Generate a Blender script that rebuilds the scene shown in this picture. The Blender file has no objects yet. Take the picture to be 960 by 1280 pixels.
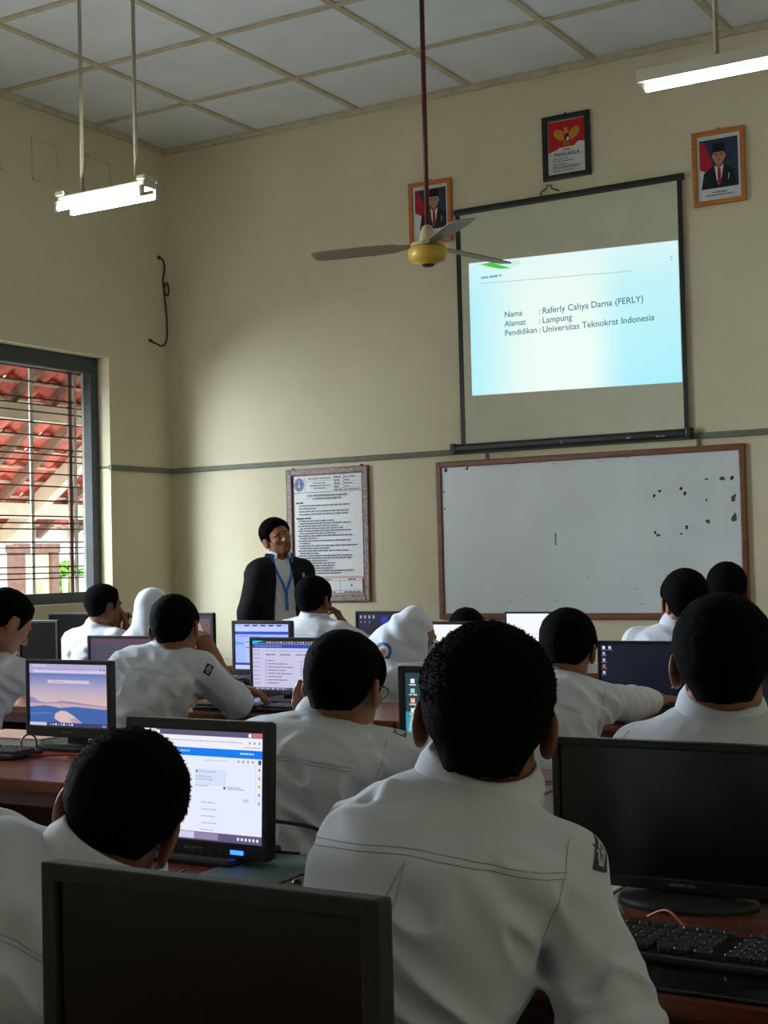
SKY = 3.6
DAY = 1850
REAR = 0.12
TUBE = 52
EXPO = 0.0
import bpy, bmesh, math, random
import numpy as np
from mathutils import Vector, Matrix, Euler
from mathutils.bvhtree import BVHTree

random.seed(7)
RNG = np.random.RandomState(11)
SC = bpy.context.scene
COL = SC.collection
PI = math.pi
R = math.radians

# ------------------------------------------------------------------ camera calibration (960 x 1280)
CAM_F = 1789.14
CAM_YAW, CAM_PITCH, CAM_ROLL = R(30.6617), R(1.9607), R(-1.3726)
CAM_POS = Vector((7.8183, -9.6223, 1.275))
_fw = Vector((-math.sin(CAM_YAW) * math.cos(CAM_PITCH), math.cos(CAM_YAW) * math.cos(CAM_PITCH), math.sin(CAM_PITCH)))
_r0 = Vector((math.cos(CAM_YAW), math.sin(CAM_YAW), 0))
_u0 = _r0.cross(_fw)
CAM_R = _r0 * math.cos(CAM_ROLL) + _u0 * math.sin(CAM_ROLL)
CAM_U = -_r0 * math.sin(CAM_ROLL) + _u0 * math.cos(CAM_ROLL)


def at(px, py, w):
    """world point at photo pixel (px, py) and depth w along the view axis"""
    return CAM_POS + (_fw + CAM_R * ((px - 480) / CAM_F) - CAM_U * ((py - 640) / CAM_F)) * w


# ------------------------------------------------------------------ colours and materials
def lin(*c):
    if len(c) == 1:
        c = c[0]
    out = []
    for v in c:
        v = v / 255.0
        out.append(v / 12.92 if v <= 0.04045 else ((v + 0.055) / 1.055) ** 2.4)
    return tuple(out)


def mat(name, col, rough=0.6, metal=0.0, spec=0.4, var=0.0, scale=8.0, bump=0.0, bscale=60.0, col2=None, stretch=None, sheen=0.0, coat=0.0):
    m = bpy.data.materials.new(name)
    m.use_nodes = True
    nt = m.node_tree
    b = nt.nodes['Principled BSDF']
    b.inputs['Base Color'].default_value = (*col, 1)
    b.inputs['Roughness'].default_value = rough
    b.inputs['Metallic'].default_value = metal
    b.inputs['Specular IOR Level'].default_value = spec
    if sheen:
        b.inputs['Sheen Weight'].default_value = sheen
    if coat:
        b.inputs['Coat Weight'].default_value = coat
        b.inputs['Coat Roughness'].default_value = 0.25
    tc = nt.nodes.new('ShaderNodeTexCoord')
    mp = nt.nodes.new('ShaderNodeMapping')
    nt.links.new(tc.outputs['Object'], mp.inputs['Vector'])
    if stretch:
        mp.inputs['Scale'].default_value = stretch
    if var > 0 or col2:
        n = nt.nodes.new('ShaderNodeTexNoise')
        n.inputs['Scale'].default_value = scale
        n.inputs['Detail'].default_value = 5
        nt.links.new(mp.outputs['Vector'], n.inputs['Vector'])
        r = nt.nodes.new('ShaderNodeValToRGB')
        c2 = col2 if col2 else tuple(min(1, c * (1 + var)) for c in col)
        c1 = col if col2 else tuple(c * (1 - var) for c in col)
        r.color_ramp.elements[0].color = (*c1, 1)
        r.color_ramp.elements[1].color = (*c2, 1)
        r.color_ramp.elements[0].position = 0.3
        r.color_ramp.elements[1].position = 0.7
        nt.links.new(n.outputs['Fac'], r.inputs['Fac'])
        nt.links.new(r.outputs['Color'], b.inputs['Base Color'])
    if bump > 0:
        n2 = nt.nodes.new('ShaderNodeTexNoise')
        n2.inputs['Scale'].default_value = bscale
        n2.inputs['Detail'].default_value = 4
        nt.links.new(mp.outputs['Vector'], n2.inputs['Vector'])
        bp = nt.nodes.new('ShaderNodeBump')
        bp.inputs['Strength'].default_value = bump
        bp.inputs['Distance'].default_value = 0.01
        nt.links.new(n2.outputs['Fac'], bp.inputs['Height'])
        nt.links.new(bp.outputs['Normal'], b.inputs['Normal'])
    return m


def emat(name, col, strength):
    m = bpy.data.materials.new(name)
    m.use_nodes = True
    nt = m.node_tree
    nt.nodes.clear()
    o = nt.nodes.new('ShaderNodeOutputMaterial')
    e = nt.nodes.new('ShaderNodeEmission')
    e.inputs['Color'].default_value = (*col, 1)
    e.inputs['Strength'].default_value = strength
    nt.links.new(e.outputs[0], o.inputs['Surface'])
    return m


def colmat(name, emission=None, rough=0.5, gloss=0.0):
    """colour taken from the print / display colours stored on the faces"""
    m = bpy.data.materials.new(name)
    m.use_nodes = True
    nt = m.node_tree
    b = nt.nodes['Principled BSDF']
    a = nt.nodes.new('ShaderNodeAttribute')
    a.attribute_name = 'Col'
    if emission:
        b.inputs['Base Color'].default_value = (0.01, 0.01, 0.012, 1)
        b.inputs['Roughness'].default_value = 0.3
        nt.links.new(a.outputs['Color'], b.inputs['Emission Color'])
        b.inputs['Emission Strength'].default_value = emission
    else:
        nt.links.new(a.outputs['Color'], b.inputs['Base Color'])
        b.inputs['Roughness'].default_value = rough
        b.inputs['Specular IOR Level'].default_value = 0.3
        if gloss:
            b.inputs['Coat Weight'].default_value = gloss
            b.inputs['Coat Roughness'].default_value = 0.15
    return m


def wall_paint(name, base, dirt):
    m = mat(name, base, rough=0.75, spec=0.2, bump=0.15, bscale=35)
    nt = m.node_tree
    b = nt.nodes['Principled BSDF']
    tc = nt.nodes.new('ShaderNodeTexCoord')
    n = nt.nodes.new('ShaderNodeTexNoise')
    n.inputs['Scale'].default_value = 1.1
    n.inputs['Detail'].default_value = 8
    n.inputs['Roughness'].default_value = 0.65
    nt.links.new(tc.outputs['Object'], n.inputs['Vector'])
    r = nt.nodes.new('ShaderNodeValToRGB')
    r.color_ramp.elements[0].color = (*dirt, 1)
    r.color_ramp.elements[1].color = (*base, 1)
    r.color_ramp.elements[0].position = 0.22
    r.color_ramp.elements[1].position = 0.55
    nt.links.new(n.outputs['Fac'], r.inputs['Fac'])
    nt.links.new(r.outputs['Color'], b.inputs['Base Color'])
    return m


def wood(name, c1, c2, rough=0.35, scale=(1.2, 14, 14), coat=0.0):
    m = mat(name, c1, rough=rough, spec=0.5, col2=c2, scale=3.0, stretch=scale, coat=coat)
    return m


MT = dict(
    wall=wall_paint('wall_paint', (0.66, 0.605, 0.435), (0.59, 0.53, 0.36)),
    ceiling=mat('ceiling_board', (0.72, 0.77, 0.83), 0.8, var=0.05, scale=2.5),
    strip=mat('ceiling_strip', (0.52, 0.46, 0.34), 0.7, var=0.15, scale=9),
    floor=mat('floor_tile', (0.20, 0.15, 0.12), 0.35, var=0.15, scale=4),
    trunking=mat('cable_trunking', lin(104, 108, 92), 0.6, var=0.15, scale=12),
    darkframe=mat('dark_window_paint', lin(62, 70, 72), 0.5, var=0.1),
    sash=mat('grey_sash_paint', lin(172, 174, 168), 0.5, var=0.06),
    whitepaint=mat('white_paint', lin(225, 220, 208), 0.6, var=0.05),
    bar=mat('rusty_bar', lin(70, 48, 42), 0.6, metal=0.3, var=0.2),
    tile=mat('terracotta', lin(206, 116, 100), 0.8, var=0.3, scale=6),
    rafter=mat('rafter_wood', lin(130, 100, 88), 0.8, var=0.2, scale=9),
    beam=mat('painted_beam', lin(205, 195, 176), 0.7, var=0.08),
    black=mat('black_plastic', (0.010, 0.010, 0.011), 0.38, spec=0.4, bump=0.05, bscale=300),
    blackmat=mat('black_matte_plastic', (0.022, 0.023, 0.023), 0.55, spec=0.35, var=0.25, scale=30, bump=0.08, bscale=200),
    glass=mat('dark_panel', (0.004, 0.004, 0.005), 0.18, spec=0.45),
    keys=mat('key_plastic', (0.03, 0.03, 0.032), 0.35, spec=0.5),
    desk=wood('desk_top', lin(92, 44, 30), lin(134, 74, 50), 0.22),
    deskside=wood('desk_side', lin(62, 30, 22), lin(84, 44, 32), 0.5),
    stool=wood('stool_wood', lin(96, 66, 44), lin(120, 86, 60), 0.5),
    boardframe=wood('board_frame', lin(98, 52, 26), lin(128, 74, 38), 0.4),
    board=mat('whiteboard', (0.66, 0.72, 0.745), 0.3, spec=0.5, var=0.07, scale=1.8, bump=0.02, bscale=3),
    ink=mat('ink', (0.03, 0.03, 0.035), 0.6, var=0.3, scale=40),
    screen=mat('screen_cloth', lin(204, 204, 180), 0.8, var=0.04, scale=3),
    goldframe=wood('gold_wood', lin(168, 98, 34), lin(196, 124, 52), 0.4),
    blackframe=mat('black_frame', (0.012, 0.012, 0.014), 0.35),
    posterframe=mat('poster_frame', lin(88, 74, 78), 0.5, col2=lin(178, 164, 164), scale=70),
    print=colmat('printed_paper', None, 0.45, 0.0),
    display=colmat('lit_display', 1.0),
    lampbody=mat('lamp_body', lin(196, 190, 170), 0.5, var=0.05),
    tube=emat('fluorescent_tube', (0.93, 1.0, 0.96), TUBE),
    rod=mat('lamp_rod', lin(165, 155, 130), 0.6, var=0.1),
    fanred=mat('fan_rod_paint', lin(86, 28, 30), 0.45, var=0.1),
    fanyellow=mat('fan_motor_paint', lin(196, 164, 62), 0.35, var=0.08),
    fanblade=mat('fan_blade', lin(128, 118, 96), 0.5, var=0.05),
    fancup=mat('fan_cup', lin(180, 168, 130), 0.5, var=0.05),
    chrome=mat('chrome', (0.6, 0.6, 0.62), 0.2, metal=1.0),
    wire=mat('wire', (0.03, 0.028, 0.026), 0.5),
    redwire=mat('red_wire', lin(190, 20, 24), 0.5),
    orangewire=mat('orange_wire', lin(150, 66, 20), 0.5),
    blue_led=emat('blue_light', (0.02, 0.1, 1.0), 5.0),
    paper=mat('paper', lin(225, 230, 235), 0.7, var=0.03),
    pinkbook=mat('book_cover', lin(205, 160, 130), 0.6, var=0.05),
    shirt=None, skin=None,
    bush=mat('leaf', lin(120, 175, 60), 0.6, var=0.3),
    yard=mat('yard_concrete', lin(200, 196, 190), 0.9, var=0.08),
    yellowpane=mat('cream_panel', lin(240, 232, 180), 0.6),
    redball=mat('red_plastic', lin(200, 30, 36), 0.35),
    yellowbox=mat('yellow_card', lin(205, 150, 50), 0.6),
    water=mat('cup_plastic', lin(190, 190, 195), 0.4),
)


# ------------------------------------------------------------------ mesh builder
class MB:
    def __init__(s):
        s.v, s.f, s.mi, s.sm, s.col = [], [], [], [], []
        s.M = Matrix.Identity(4)

    def add(s, vs, fs, mi=0, smooth=False, col=None):
        b = len(s.v)
        s.v.extend((s.M @ Vector(p))[:] for p in vs)
        for k, f in enumerate(fs):
            s.f.append(tuple(b + i for i in f))
            s.mi.append(mi)
            s.sm.append(smooth)
            s.col.append(col[k] if isinstance(col, list) else (col or (1, 1, 1)))
        return s

    def box(s, c, size, bevel=0.0, rot=None, mi=0, col=None, seg=2):
        bm = bmesh.new()
        bmesh.ops.create_cube(bm, size=1.0)
        for v in bm.verts:
            v.co = Vector((v.co.x * size[0], v.co.y * size[1], v.co.z * size[2]))
        if bevel > 0:
            bmesh.ops.bevel(bm, geom=bm.edges[:], offset=min(bevel, 0.49 * min(size)), segments=seg, affect='EDGES', profile=0.6)
        m = Matrix.Translation(Vector(c)) @ (rot.to_4x4() if rot is not None else Matrix.Identity(4))
        bm.verts.index_update()
        vs = [m @ v.co for v in bm.verts]
        fs = [[v.index for v in f.verts] for f in bm.faces]
        bm.free()
        return s.add(vs, fs, mi, False, col)

    def b2(s, lo, hi, bevel=0.0, mi=0, col=None):
        c = [(a + b) / 2 for a, b in zip(lo, hi)]
        return s.box(c, [abs(b - a) for a, b in zip(lo, hi)], bevel, None, mi, col)

    def tube(s, pts, r, seg=8, mi=0, cap=True):
        pts = [Vector(p) for p in pts]
        rs = r if isinstance(r, (list, tuple)) else [r] * len(pts)
        n = len(pts)
        tang = []
        for i in range(n):
            a, b = pts[max(0, i - 1)], pts[min(n - 1, i + 1)]
            d = (b - a)
            tang.append(d.normalized() if d.length > 1e-9 else Vector((0, 0, 1)))
        up = Vector((0, 0, 1)) if abs(tang[0].z) < 0.9 else Vector((1, 0, 0))
        x = tang[0].cross(up).normalized()
        vs = []
        for i in range(n):
            t = tang[i]
            x = (x - t * x.dot(t))
            x = x.normalized() if x.length > 1e-6 else t.orthogonal().normalized()
            y = t.cross(x)
            for k in range(seg):
                a = 2 * PI * k / seg
                vs.append(pts[i] + (x * math.cos(a) + y * math.sin(a)) * rs[i])
        fs = []
        for i in range(n - 1):
            for k in range(seg):
                k2 = (k + 1) % seg
                fs.append((i * seg + k, i * seg + k2, (i + 1) * seg + k2, (i + 1) * seg + k))
        s.add(vs, fs, mi, True)
        if cap:
            b = len(s.v) - len(vs)
            for ring in (list(range(seg))[::-1], [(n - 1) * seg + k for k in range(seg)]):
                s.f.append(tuple(b + i for i in ring)); s.mi.append(mi); s.sm.append(False); s.col.append((1, 1, 1))
        return s

    def lathe(s, prof, o=(0, 0, 0), seg=32, mi=0, smooth=True, sx=1.0, sy=1.0):
        vs, fs = [], []
        for (r, z) in prof:
            for k in range(seg):
                a = 2 * PI * k / seg
                vs.append((o[0] + r * math.cos(a) * sx, o[1] + r * math.sin(a) * sy, o[2] + z))
        for i in range(len(prof) - 1):
            for k in range(seg):
                k2 = (k + 1) % seg
                fs.append((i * seg + k, i * seg + k2, (i + 1) * seg + k2, (i + 1) * seg + k))
        s.add(vs, fs, mi, smooth)
        if prof[0][0] > 1e-6:
            s.add([vs[k] for k in range(seg)][::-1], [tuple(range(seg))], mi)
        if prof[-1][0] > 1e-6:
            s.add([vs[(len(prof) - 1) * seg + k] for k in range(seg)], [tuple(range(seg))], mi)
        return s

    def prism(s, poly, z0, z1, mi=0, col=None):
        """polygon in local x,y extruded along local z"""
        n = len(poly)
        vs = [(p[0], p[1], z0) for p in poly] + [(p[0], p[1], z1) for p in poly]
        fs = [tuple(range(n))[::-1], tuple(range(n, 2 * n))] + [(i, (i + 1) % n, n + (i + 1) % n, n + i) for i in range(n)]
        return s.add(vs, fs, mi, False, col)

    def poly(s, pts, mi=0, col=None):
        return s.add(pts, [tuple(range(len(pts)))], mi, False, col)

    def build(s, name, mats, parent=None, loc=None, rot=None):
        me = bpy.data.meshes.new(name)
        me.from_pydata(s.v, [], s.f)
        for m in (mats if isinstance(mats, (list, tuple)) else [mats]):
            me.materials.append(m)
        me.polygons.foreach_set('material_index', s.mi)
        me.polygons.foreach_set('use_smooth', s.sm)
        if any(c != (1, 1, 1) for c in s.col):
            ca = me.color_attributes.new('Col', 'FLOAT_COLOR', 'CORNER')
            buf = []
            for f, c in zip(s.f, s.col):
                if isinstance(c[0], (tuple, list)):
                    for q in c:
                        buf.extend((*q, 1))
                else:
                    for _ in f:
                        buf.extend((*c, 1))
            ca.data.foreach_set('color', buf)
        me.update()
        ob = bpy.data.objects.new(name, me)
        COL.objects.link(ob)
        if parent is not None:
            ob.parent = parent
        if loc is not None:
            ob.location = loc
        if rot is not None:
            ob.rotation_euler = rot
        return ob


def tag(o, label=None, cat=None, group=None, kind=None):
    if label:
        o['label'] = label
    if cat:
        o['category'] = cat
    if group:
        o['group'] = group
    if kind:
        o['kind'] = kind
    return o


def root(name, loc=(0, 0, 0), rz=0.0, label=None, cat=None, group=None, kind=None):
    o = bpy.data.objects.new(name, None)
    COL.objects.link(o)
    o.location = loc
    o.rotation_euler = (0, 0, rz)
    o.empty_display_size = 0.1
    return tag(o, label, cat, group, kind)


def text_faces(body, size, align='LEFT', bold=0.0, spacing=1.0):
    """outline-font text as (verts, faces) in its own xy plane"""
    cu = bpy.data.curves.new('txt', 'FONT')
    cu.body = body
    cu.size = size
    cu.align_x = align
    cu.offset = bold
    cu.space_character = spacing
    cu.resolution_u = 3
    ob = bpy.data.objects.new('txt', cu)
    COL.objects.link(ob)
    dg = bpy.context.evaluated_depsgraph_get()
    dg.update()
    me = bpy.data.meshes.new_from_object(ob.evaluated_get(dg))
    vs = [v.co.copy() for v in me.vertices]
    fs = [tuple(p.vertices) for p in me.polygons]
    bpy.data.objects.remove(ob)
    bpy.data.curves.remove(cu)
    bpy.data.meshes.remove(me)
    return vs, fs
# ================================================================== THE ROOM
H = 4.869
RX, BY = 9.3, -11.4          # right wall, back wall


def struct(mb, name, m, parent=None, kind='structure'):
    o = mb.build(name, m, parent)
    if parent is None:
        o['kind'] = kind
    return o


def wall_with_holes(axis, pos0, pos1, a0, a1, z0, z1, holes):
    """wall slab between pos0..pos1 on its thickness axis, spanning a0..a1; holes = (b0,b1,zlo,zhi)"""
    mb = MB()

    def put(p, q, lo, hi):
        if q - p < 1e-5 or hi - lo < 1e-5:
            return
        if axis == 'x':
            mb.b2((pos0, p, lo), (pos1, q, hi))
        else:
            mb.b2((p, pos0, lo), (q, pos1, hi))
    cur = a0
    for (b0, b1, l, h) in sorted(holes):
        put(cur, b0, z0, z1)
        put(b0, b1, z0, l)
        put(b0, b1, h, z1)
        cur = b1
    put(cur, a1, z0, z1)
    return mb


struct(MB().b2((-0.3, BY, -0.1), (RX, 0, 0)), 'floor', MT['floor'])
struct(wall_with_holes('y', 0, 0.3, -0.3, RX + 0.3, 0, H + 0.2, []), 'wall_front', MT['wall'])
LW = [(-2.62, -0.77, 1.0, 2.985), (-5.9, -4.05, 1.0, 2.985), (-9.3, -7.45, 1.0, 2.985)]
struct(wall_with_holes('x', -0.3, 0, BY, 0, 0, H + 0.2, LW), 'wall_left', MT['wall'])
RW = []
struct(wall_with_holes('x', RX, RX + 0.3, BY, 0, 0, H + 0.2, RW), 'wall_right', MT['wall'])
struct(wall_with_holes('y', BY - 0.3, BY, -0.3, RX + 0.3, 0, H + 0.2, []), 'wall_back', MT['wall'])

# ceiling boards and the cover strips between them
struct(MB().b2((-0.3, BY - 0.3, H), (RX + 0.3, 0.3, H + 0.06)), 'ceiling', MT['ceiling'])
GX = [0.9676 + 0.9995 * i for i in range(9)]
GY = [-0.9033 - 1.0059 * i for i in range(11)]
mb = MB()
for x in GX:
    mb.box((x, BY / 2, H - 0.008), (0.05, -BY - 0.04, 0.016), 0.004)
for y in GY:
    mb.box((RX / 2, y, H - 0.0075), (RX - 0.04, 0.05, 0.015), 0.004)
struct(mb, 'trim_1', MT['strip'])
mb = MB()
mb.b2((0, -0.035, H - 0.05), (RX, -0.001, H), 0.01)
mb.b2((0.001, BY, H - 0.05), (0.035, 0, H), 0.01)
struct(mb, 'trim_2', MT['strip'])
# cable trunking along both walls
mb = MB()
mb.b2((0.0, -0.026, 2.066), (RX, -0.001, 2.108), 0.006)
struct(mb, 'trim_3', MT['trunking'])
mb = MB()
mb.b2((0.001, -0.77, 2.066), (0.026, -0.02, 2.108), 0.006)
mb.b2((-0.12, -0.775, 2.08), (0.0, -0.7705, 2.10))
mb.b2((-0.004, -0.79, 2.066), (0.026, -0.765, 2.108), 0.004)
struct(mb, 'trim_4', MT['trunking'])
# skirting
mb = MB()
mb.b2((0, -0.015, 0), (RX, -0.001, 0.12), 0.004)
struct(mb, 'baseboard_front', MT['trunking'])

# blanked vent openings high on the left wall
for i, (y0, y1) in enumerate(((-2.22, -1.925), (-1.61, -1.30), (-1.0, -0.70))):
    mb = MB()
    z0, z1 = 4.262, 4.605
    for (a, b, c, d) in ((y0, y1, z0, z0 + 0.022), (y0, y1, z1 - 0.022, z1), (y0, y0 + 0.022, z0, z1), (y1 - 0.022, y1, z0, z1)):
        mb.b2((0.0005, a, c), (0.012, b, d), 0.003)
    o = struct(mb, 'trim_%d' % (5 + i), MT['wall'])
    mb = MB().b2((0.0004, y0 + 0.03, z0 + 0.03), (0.004, y1 - 0.03, z1 - 0.03))
    struct(mb, 'cover_panel', MT['strip'] if i == 0 else MT['wall'], o)

# ------------------------------------------------------------------ windows of the left wall
BARZ = [2.862, 2.755, 2.625, 2.577, 2.52, 2.434, 2.333, 2.231, 2.184, 2.133, 2.031, 1.932, 1.816, 1.694, 1.639, 1.592, 1.489, 1.444, 1.395, 1.292, 1.243, 1.201]


def make_window(i, y0, y1, z0, z1):
    w = root('window_%d' % i, (0, (y0 + y1) / 2, z0), kind='structure')
    yc = (y0 + y1) / 2
    L = lambda p: (p[0], p[1] - yc, p[2] - z0)

    def bb(name, lo, hi, m, bev=0.004):
        return MB().b2(L(lo), L(hi), bev).build(name, m, w)
    fx0, fx1 = -0.20, -0.12
    bb('frame_head', (fx0, y0, z1 - 0.13), (fx1, y1, z1), MT['darkframe'])
    bb('frame_sill', (fx0, y0, z0), (fx1 + 0.02, y1, z0 + 0.085), MT['darkframe'])
    bb('frame_jamb', (fx0, y1 - 0.09, z0 + 0.085), (fx1, y1, z1 - 0.13), MT['darkframe'])
    bb('frame_jamb', (fx0, y0, z0 + 0.085), (fx1, y0 + 0.09, z1 - 0.13), MT['darkframe'])
    # opened sash stile seen beside the jamb
    bb('sash_stile', (-0.25, y1 - 0.062, z0 + 0.07), (-0.205, y1 + 0.035, z1 - 0.10), MT['sash'], 0.006)
    bb('sash_stile', (-0.25, y0 - 0.035, z0 + 0.07), (-0.205, y0 + 0.062, z1 - 0.10), MT['sash'], 0.006)
    # window latch
    MB().box(L((-0.20, y1 - 0.03, 1.79)), (0.012, 0.012, 0.03), 0.003).box(L((-0.20, y1 - 0.03, 1.86)), (0.012, 0.012, 0.03), 0.003).build('latch', MT['whitepaint'], w)
    # security bars
    for z in BARZ:
        MB().tube([L((-0.275, y0 + 0.02, z)), L((-0.275, y1 - 0.03, z))], 0.0062, 6).build('bar', MT['bar'], w)
    yy = y1 - 0.60
    while yy > y0 + 0.2:
        MB().b2(L((-0.290, yy - 0.018, z0)), L((-0.276, yy + 0.018, z1 - 0.1)), 0.003).build('bar_upright', MT['whitepaint'], w)
        yy -= 0.62
    MB().b2(L((-0.290, y1 - 0.125, z0)), L((-0.27, y1 - 0.098, z1 - 0.1)), 0.003).build('bar_upright', MT['whitepaint'], w)
    MB().b2(L((-0.305, y1 - 0.175, z0)), L((-0.285, y1 - 0.135, z1 - 0.1)), 0.003).build('bar_upright', MT['rafter'], w)
    # white painted reveal lining
    return w


for i, (a, b, c, d) in enumerate(LW):
    make_window(i + 1, a, b, c, d)
# painted reveal (lighter coat) of the visible window
mb = MB()
mb.b2((-0.119, -0.7695, 1.0), (-0.001, -0.766, 2.985))
mb.b2((-0.119, -2.62, 2.982), (-0.001, -0.77, 2.9845))
# frames of the right wall windows
for i, (a, b, c, d) in enumerate(RW):
    w = root('window_%d' % (4 + i), (RX, (a + b) / 2, c), kind='structure')
    L = lambda p: (p[0] - RX, p[1] - (a + b) / 2, p[2] - c)
    for n, lo, hi in (('frame_head', (RX + 0.1, a, d - 0.08), (RX + 0.18, b, d)), ('frame_sill', (RX + 0.1, a, c), (RX + 0.18, b, c + 0.08)),
                      ('frame_jamb', (RX + 0.1, a, c + 0.08), (RX + 0.18, a + 0.08, d - 0.08)), ('frame_jamb', (RX + 0.1, b - 0.08, c + 0.08), (RX + 0.18, b, d - 0.08)),
                      ('mullion', (RX + 0.11, (a + b) / 2 - 0.03, c + 0.08), (RX + 0.17, (a + b) / 2 + 0.03, d - 0.08))):
        MB().b2(L(lo), L(hi), 0.004).build(n, MT['darkframe'], w)

# ------------------------------------------------------------------ verandah and yard outside
g = MB().b2((-14, -14, -0.3), (-0.3, 12, -0.12))
struct(g, 'ground', MT['yard'])
g = MB().b2((RX + 0.3, -14, -0.3), (RX + 14, 6, -0.12))
struct(g, 'ground_outside', MT['yard'])
# lean-to roof: ridge at the wall, falling outward
X0, Z0, X1, Z1 = -0.32, 3.03, -2.32, 1.63
sl = math.hypot(X1 - X0, Z1 - Z0)
ux, uz = (X1 - X0) / sl, (Z1 - Z0) / sl
nx, nz = uz, -ux          # upward normal (x<0.. flips below)
if nz < 0:
    nx, nz = -nx, -nz
vr = root('verandah_roof', (X0, 0, 0), kind='structure')
mbt = MB()
row, col_w = 0.215, 0.235
nrow = int(sl / row) + 1
ny = int(7.6 / col_w)
for r_ in range(nrow):
    for c_ in range(ny):
        y = -3.1 + c_ * col_w + RNG.uniform(-.008, .008)
        s0 = r_ * row - 0.02
        s1 = s0 + row + 0.045
        lift0, lift1 = 0.055, 0.085 + RNG.uniform(-.008, .008)
        vs, fs = [], []
        K = 6
        for (sv, lf) in ((s0, lift0), (s1, lift1)):
            for th in (0.0, 0.016):
                for k in range(K + 1):
                    yy = y + (k / K) * (col_w + 0.012)
                    bul = 0.030 * math.sin(PI * 2 * k / K)
                    vs.append((X0 * 0 + ux * sv + nx * (lf + bul + th), yy, Z0 + uz * sv + nz * (lf + bul + th)))
        n = K + 1
        for k in range(K):
            fs.append((k, k + 1, 2 * n + k + 1, 2 * n + k))
            fs.append((n + k + 1, n + k, 3 * n + k, 3 * n + k + 1))
            fs.append((k + 1, k, n + k, n + k + 1))
            fs.append((2 * n + k, 2 * n + k + 1, 3 * n + k + 1, 3 * n + k))
        fs += [(0, 2 * n, 3 * n, n), (K, n + K, 3 * n + K, 2 * n + K)]
        mbt.add(vs, fs, 0, False)
mbt.build('roof_tiles', MT['tile'], vr)
for r_ in range(nrow):
    sv = r_ * row
    p = (ux * sv + nx * 0.04, Z0 + uz * sv + nz * 0.04)
    MB().box((p[0], .7, p[1]), (0.035, 7.6, 0.022)).build('batten', MT['beam'], vr)
ang = math.atan2(uz, ux)
yy = -2.9
k = 0
while yy < 4.5:
    big = (k % 5 == 2)
    wd, hh = (0.11, 0.15) if big else (0.055, 0.075)
    MB().box((ux * sl / 2 + nx * (0.03 - hh / 2), yy, Z0 + uz * sl / 2 + nz * (0.03 - hh / 2)), (sl + 0.05, wd, hh), 0, Matrix.Rotation(-ang, 3, 'Y')).build('rafter', MT['beam'] if big else MT['rafter'], vr)
    yy += 0.46
    k += 1
# purlins and the eave board
MB().box((ux * 0.5, .7, Z0 + uz * 0.5 - 0.17), (0.10, 7.6, 0.13)).build('purlin', MT['beam'], vr)
MB().box((ux * 1.93, .7, Z0 + uz * 1.93 - 0.10), (0.09, 7.6, 0.14)).build('purlin', MT['beam'], vr)
MB().box((ux * (sl + 0.02), .7, Z1 - 0.02), (0.03, 7.6, 0.16)).build('eave_board', MT['whitepaint'], vr)
# yard: door frame with a cream panel, white fence, planting
gf = root('garden_gate_frame', (-6.2, 4.55, -0.12), 0, 'brown framed cream doorway standing in the bright yard outside the barred window', 'doorway')
q = lambda lo, hi: MB().b2((lo[0] + 6.2, lo[1] - 4.55, lo[2] + 0.12), (hi[0] + 6.2, hi[1] - 4.55, hi[2] + 0.12), 0.01)
q((-6.25, 4.22, -0.12), (-6.1, 4.42, 1.5)).build('post', MT['rafter'], gf)
q((-6.25, 4.92, -0.12), (-6.1, 5.06, 1.5)).build('post', MT['rafter'], gf)
q((-6.26, 4.20, 1.5), (-6.09, 5.08, 1.68)).build('lintel', MT['rafter'], gf)
q((-6.2, 4.42, -0.12), (-6.16, 4.92, 1.5)).build('panel', MT['yellowpane'], gf)
q((-6.17, 4.6, 0.95), (-6.13, 4.78, 1.12)).build('notice', MT['pinkbook'], gf)
fn = root('picket_fence', (-6.4, 5.9, -0.12), 0, 'white picket fence beyond the barred window', 'fence')
for k in range(14):
    MB().b2((-0.02, -0.8 + k * 0.17, 0), (0.02, -0.72 + k * 0.17, 1.28), 0.005).build('picket', MT['whitepaint'], fn)
MB().b2((0.02, -0.85, 0.95), (0.05, 1.6, 1.03)).build('rail', MT['whitepaint'], fn)
MB().b2((0.02, -0.85, 0.3), (0.05, 1.6, 0.38)).build('rail', MT['whitepaint'], fn)
sh = root('shrub', (-7.6, 6.75, -0.12), 0, 'leafy green shrub behind the white picket fence', 'plant')
mb = MB()
for k in range(420):
    d = Vector(RNG.normal(size=3)); d.normalize()
    p = Vector((0, 0, 1.25)) + Vector((d.x * .3, d.y * .3, d.z * .28)) * RNG.uniform(.6, 1)
    a = Vector(RNG.normal(size=3)).normalized() * 0.07
    b = a.cross(d).normalized() * 0.03
    mb.poly([p - a, p + b, p + a, p - b])
mb.build('foliage', MT['bush'], sh)
MB().tube([(0, 0, 0), (0.02, 0, 0.6), (0, 0.02, 1.2)], [0.035, 0.025, 0.015]).build('stem', MT['rafter'], sh)
yw = MB().b2((-11.2, -8, -0.12), (-11, 14, 1.62))
tag(struct(yw, 'wall_outside', MT['whitepaint']), kind='structure')
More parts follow.
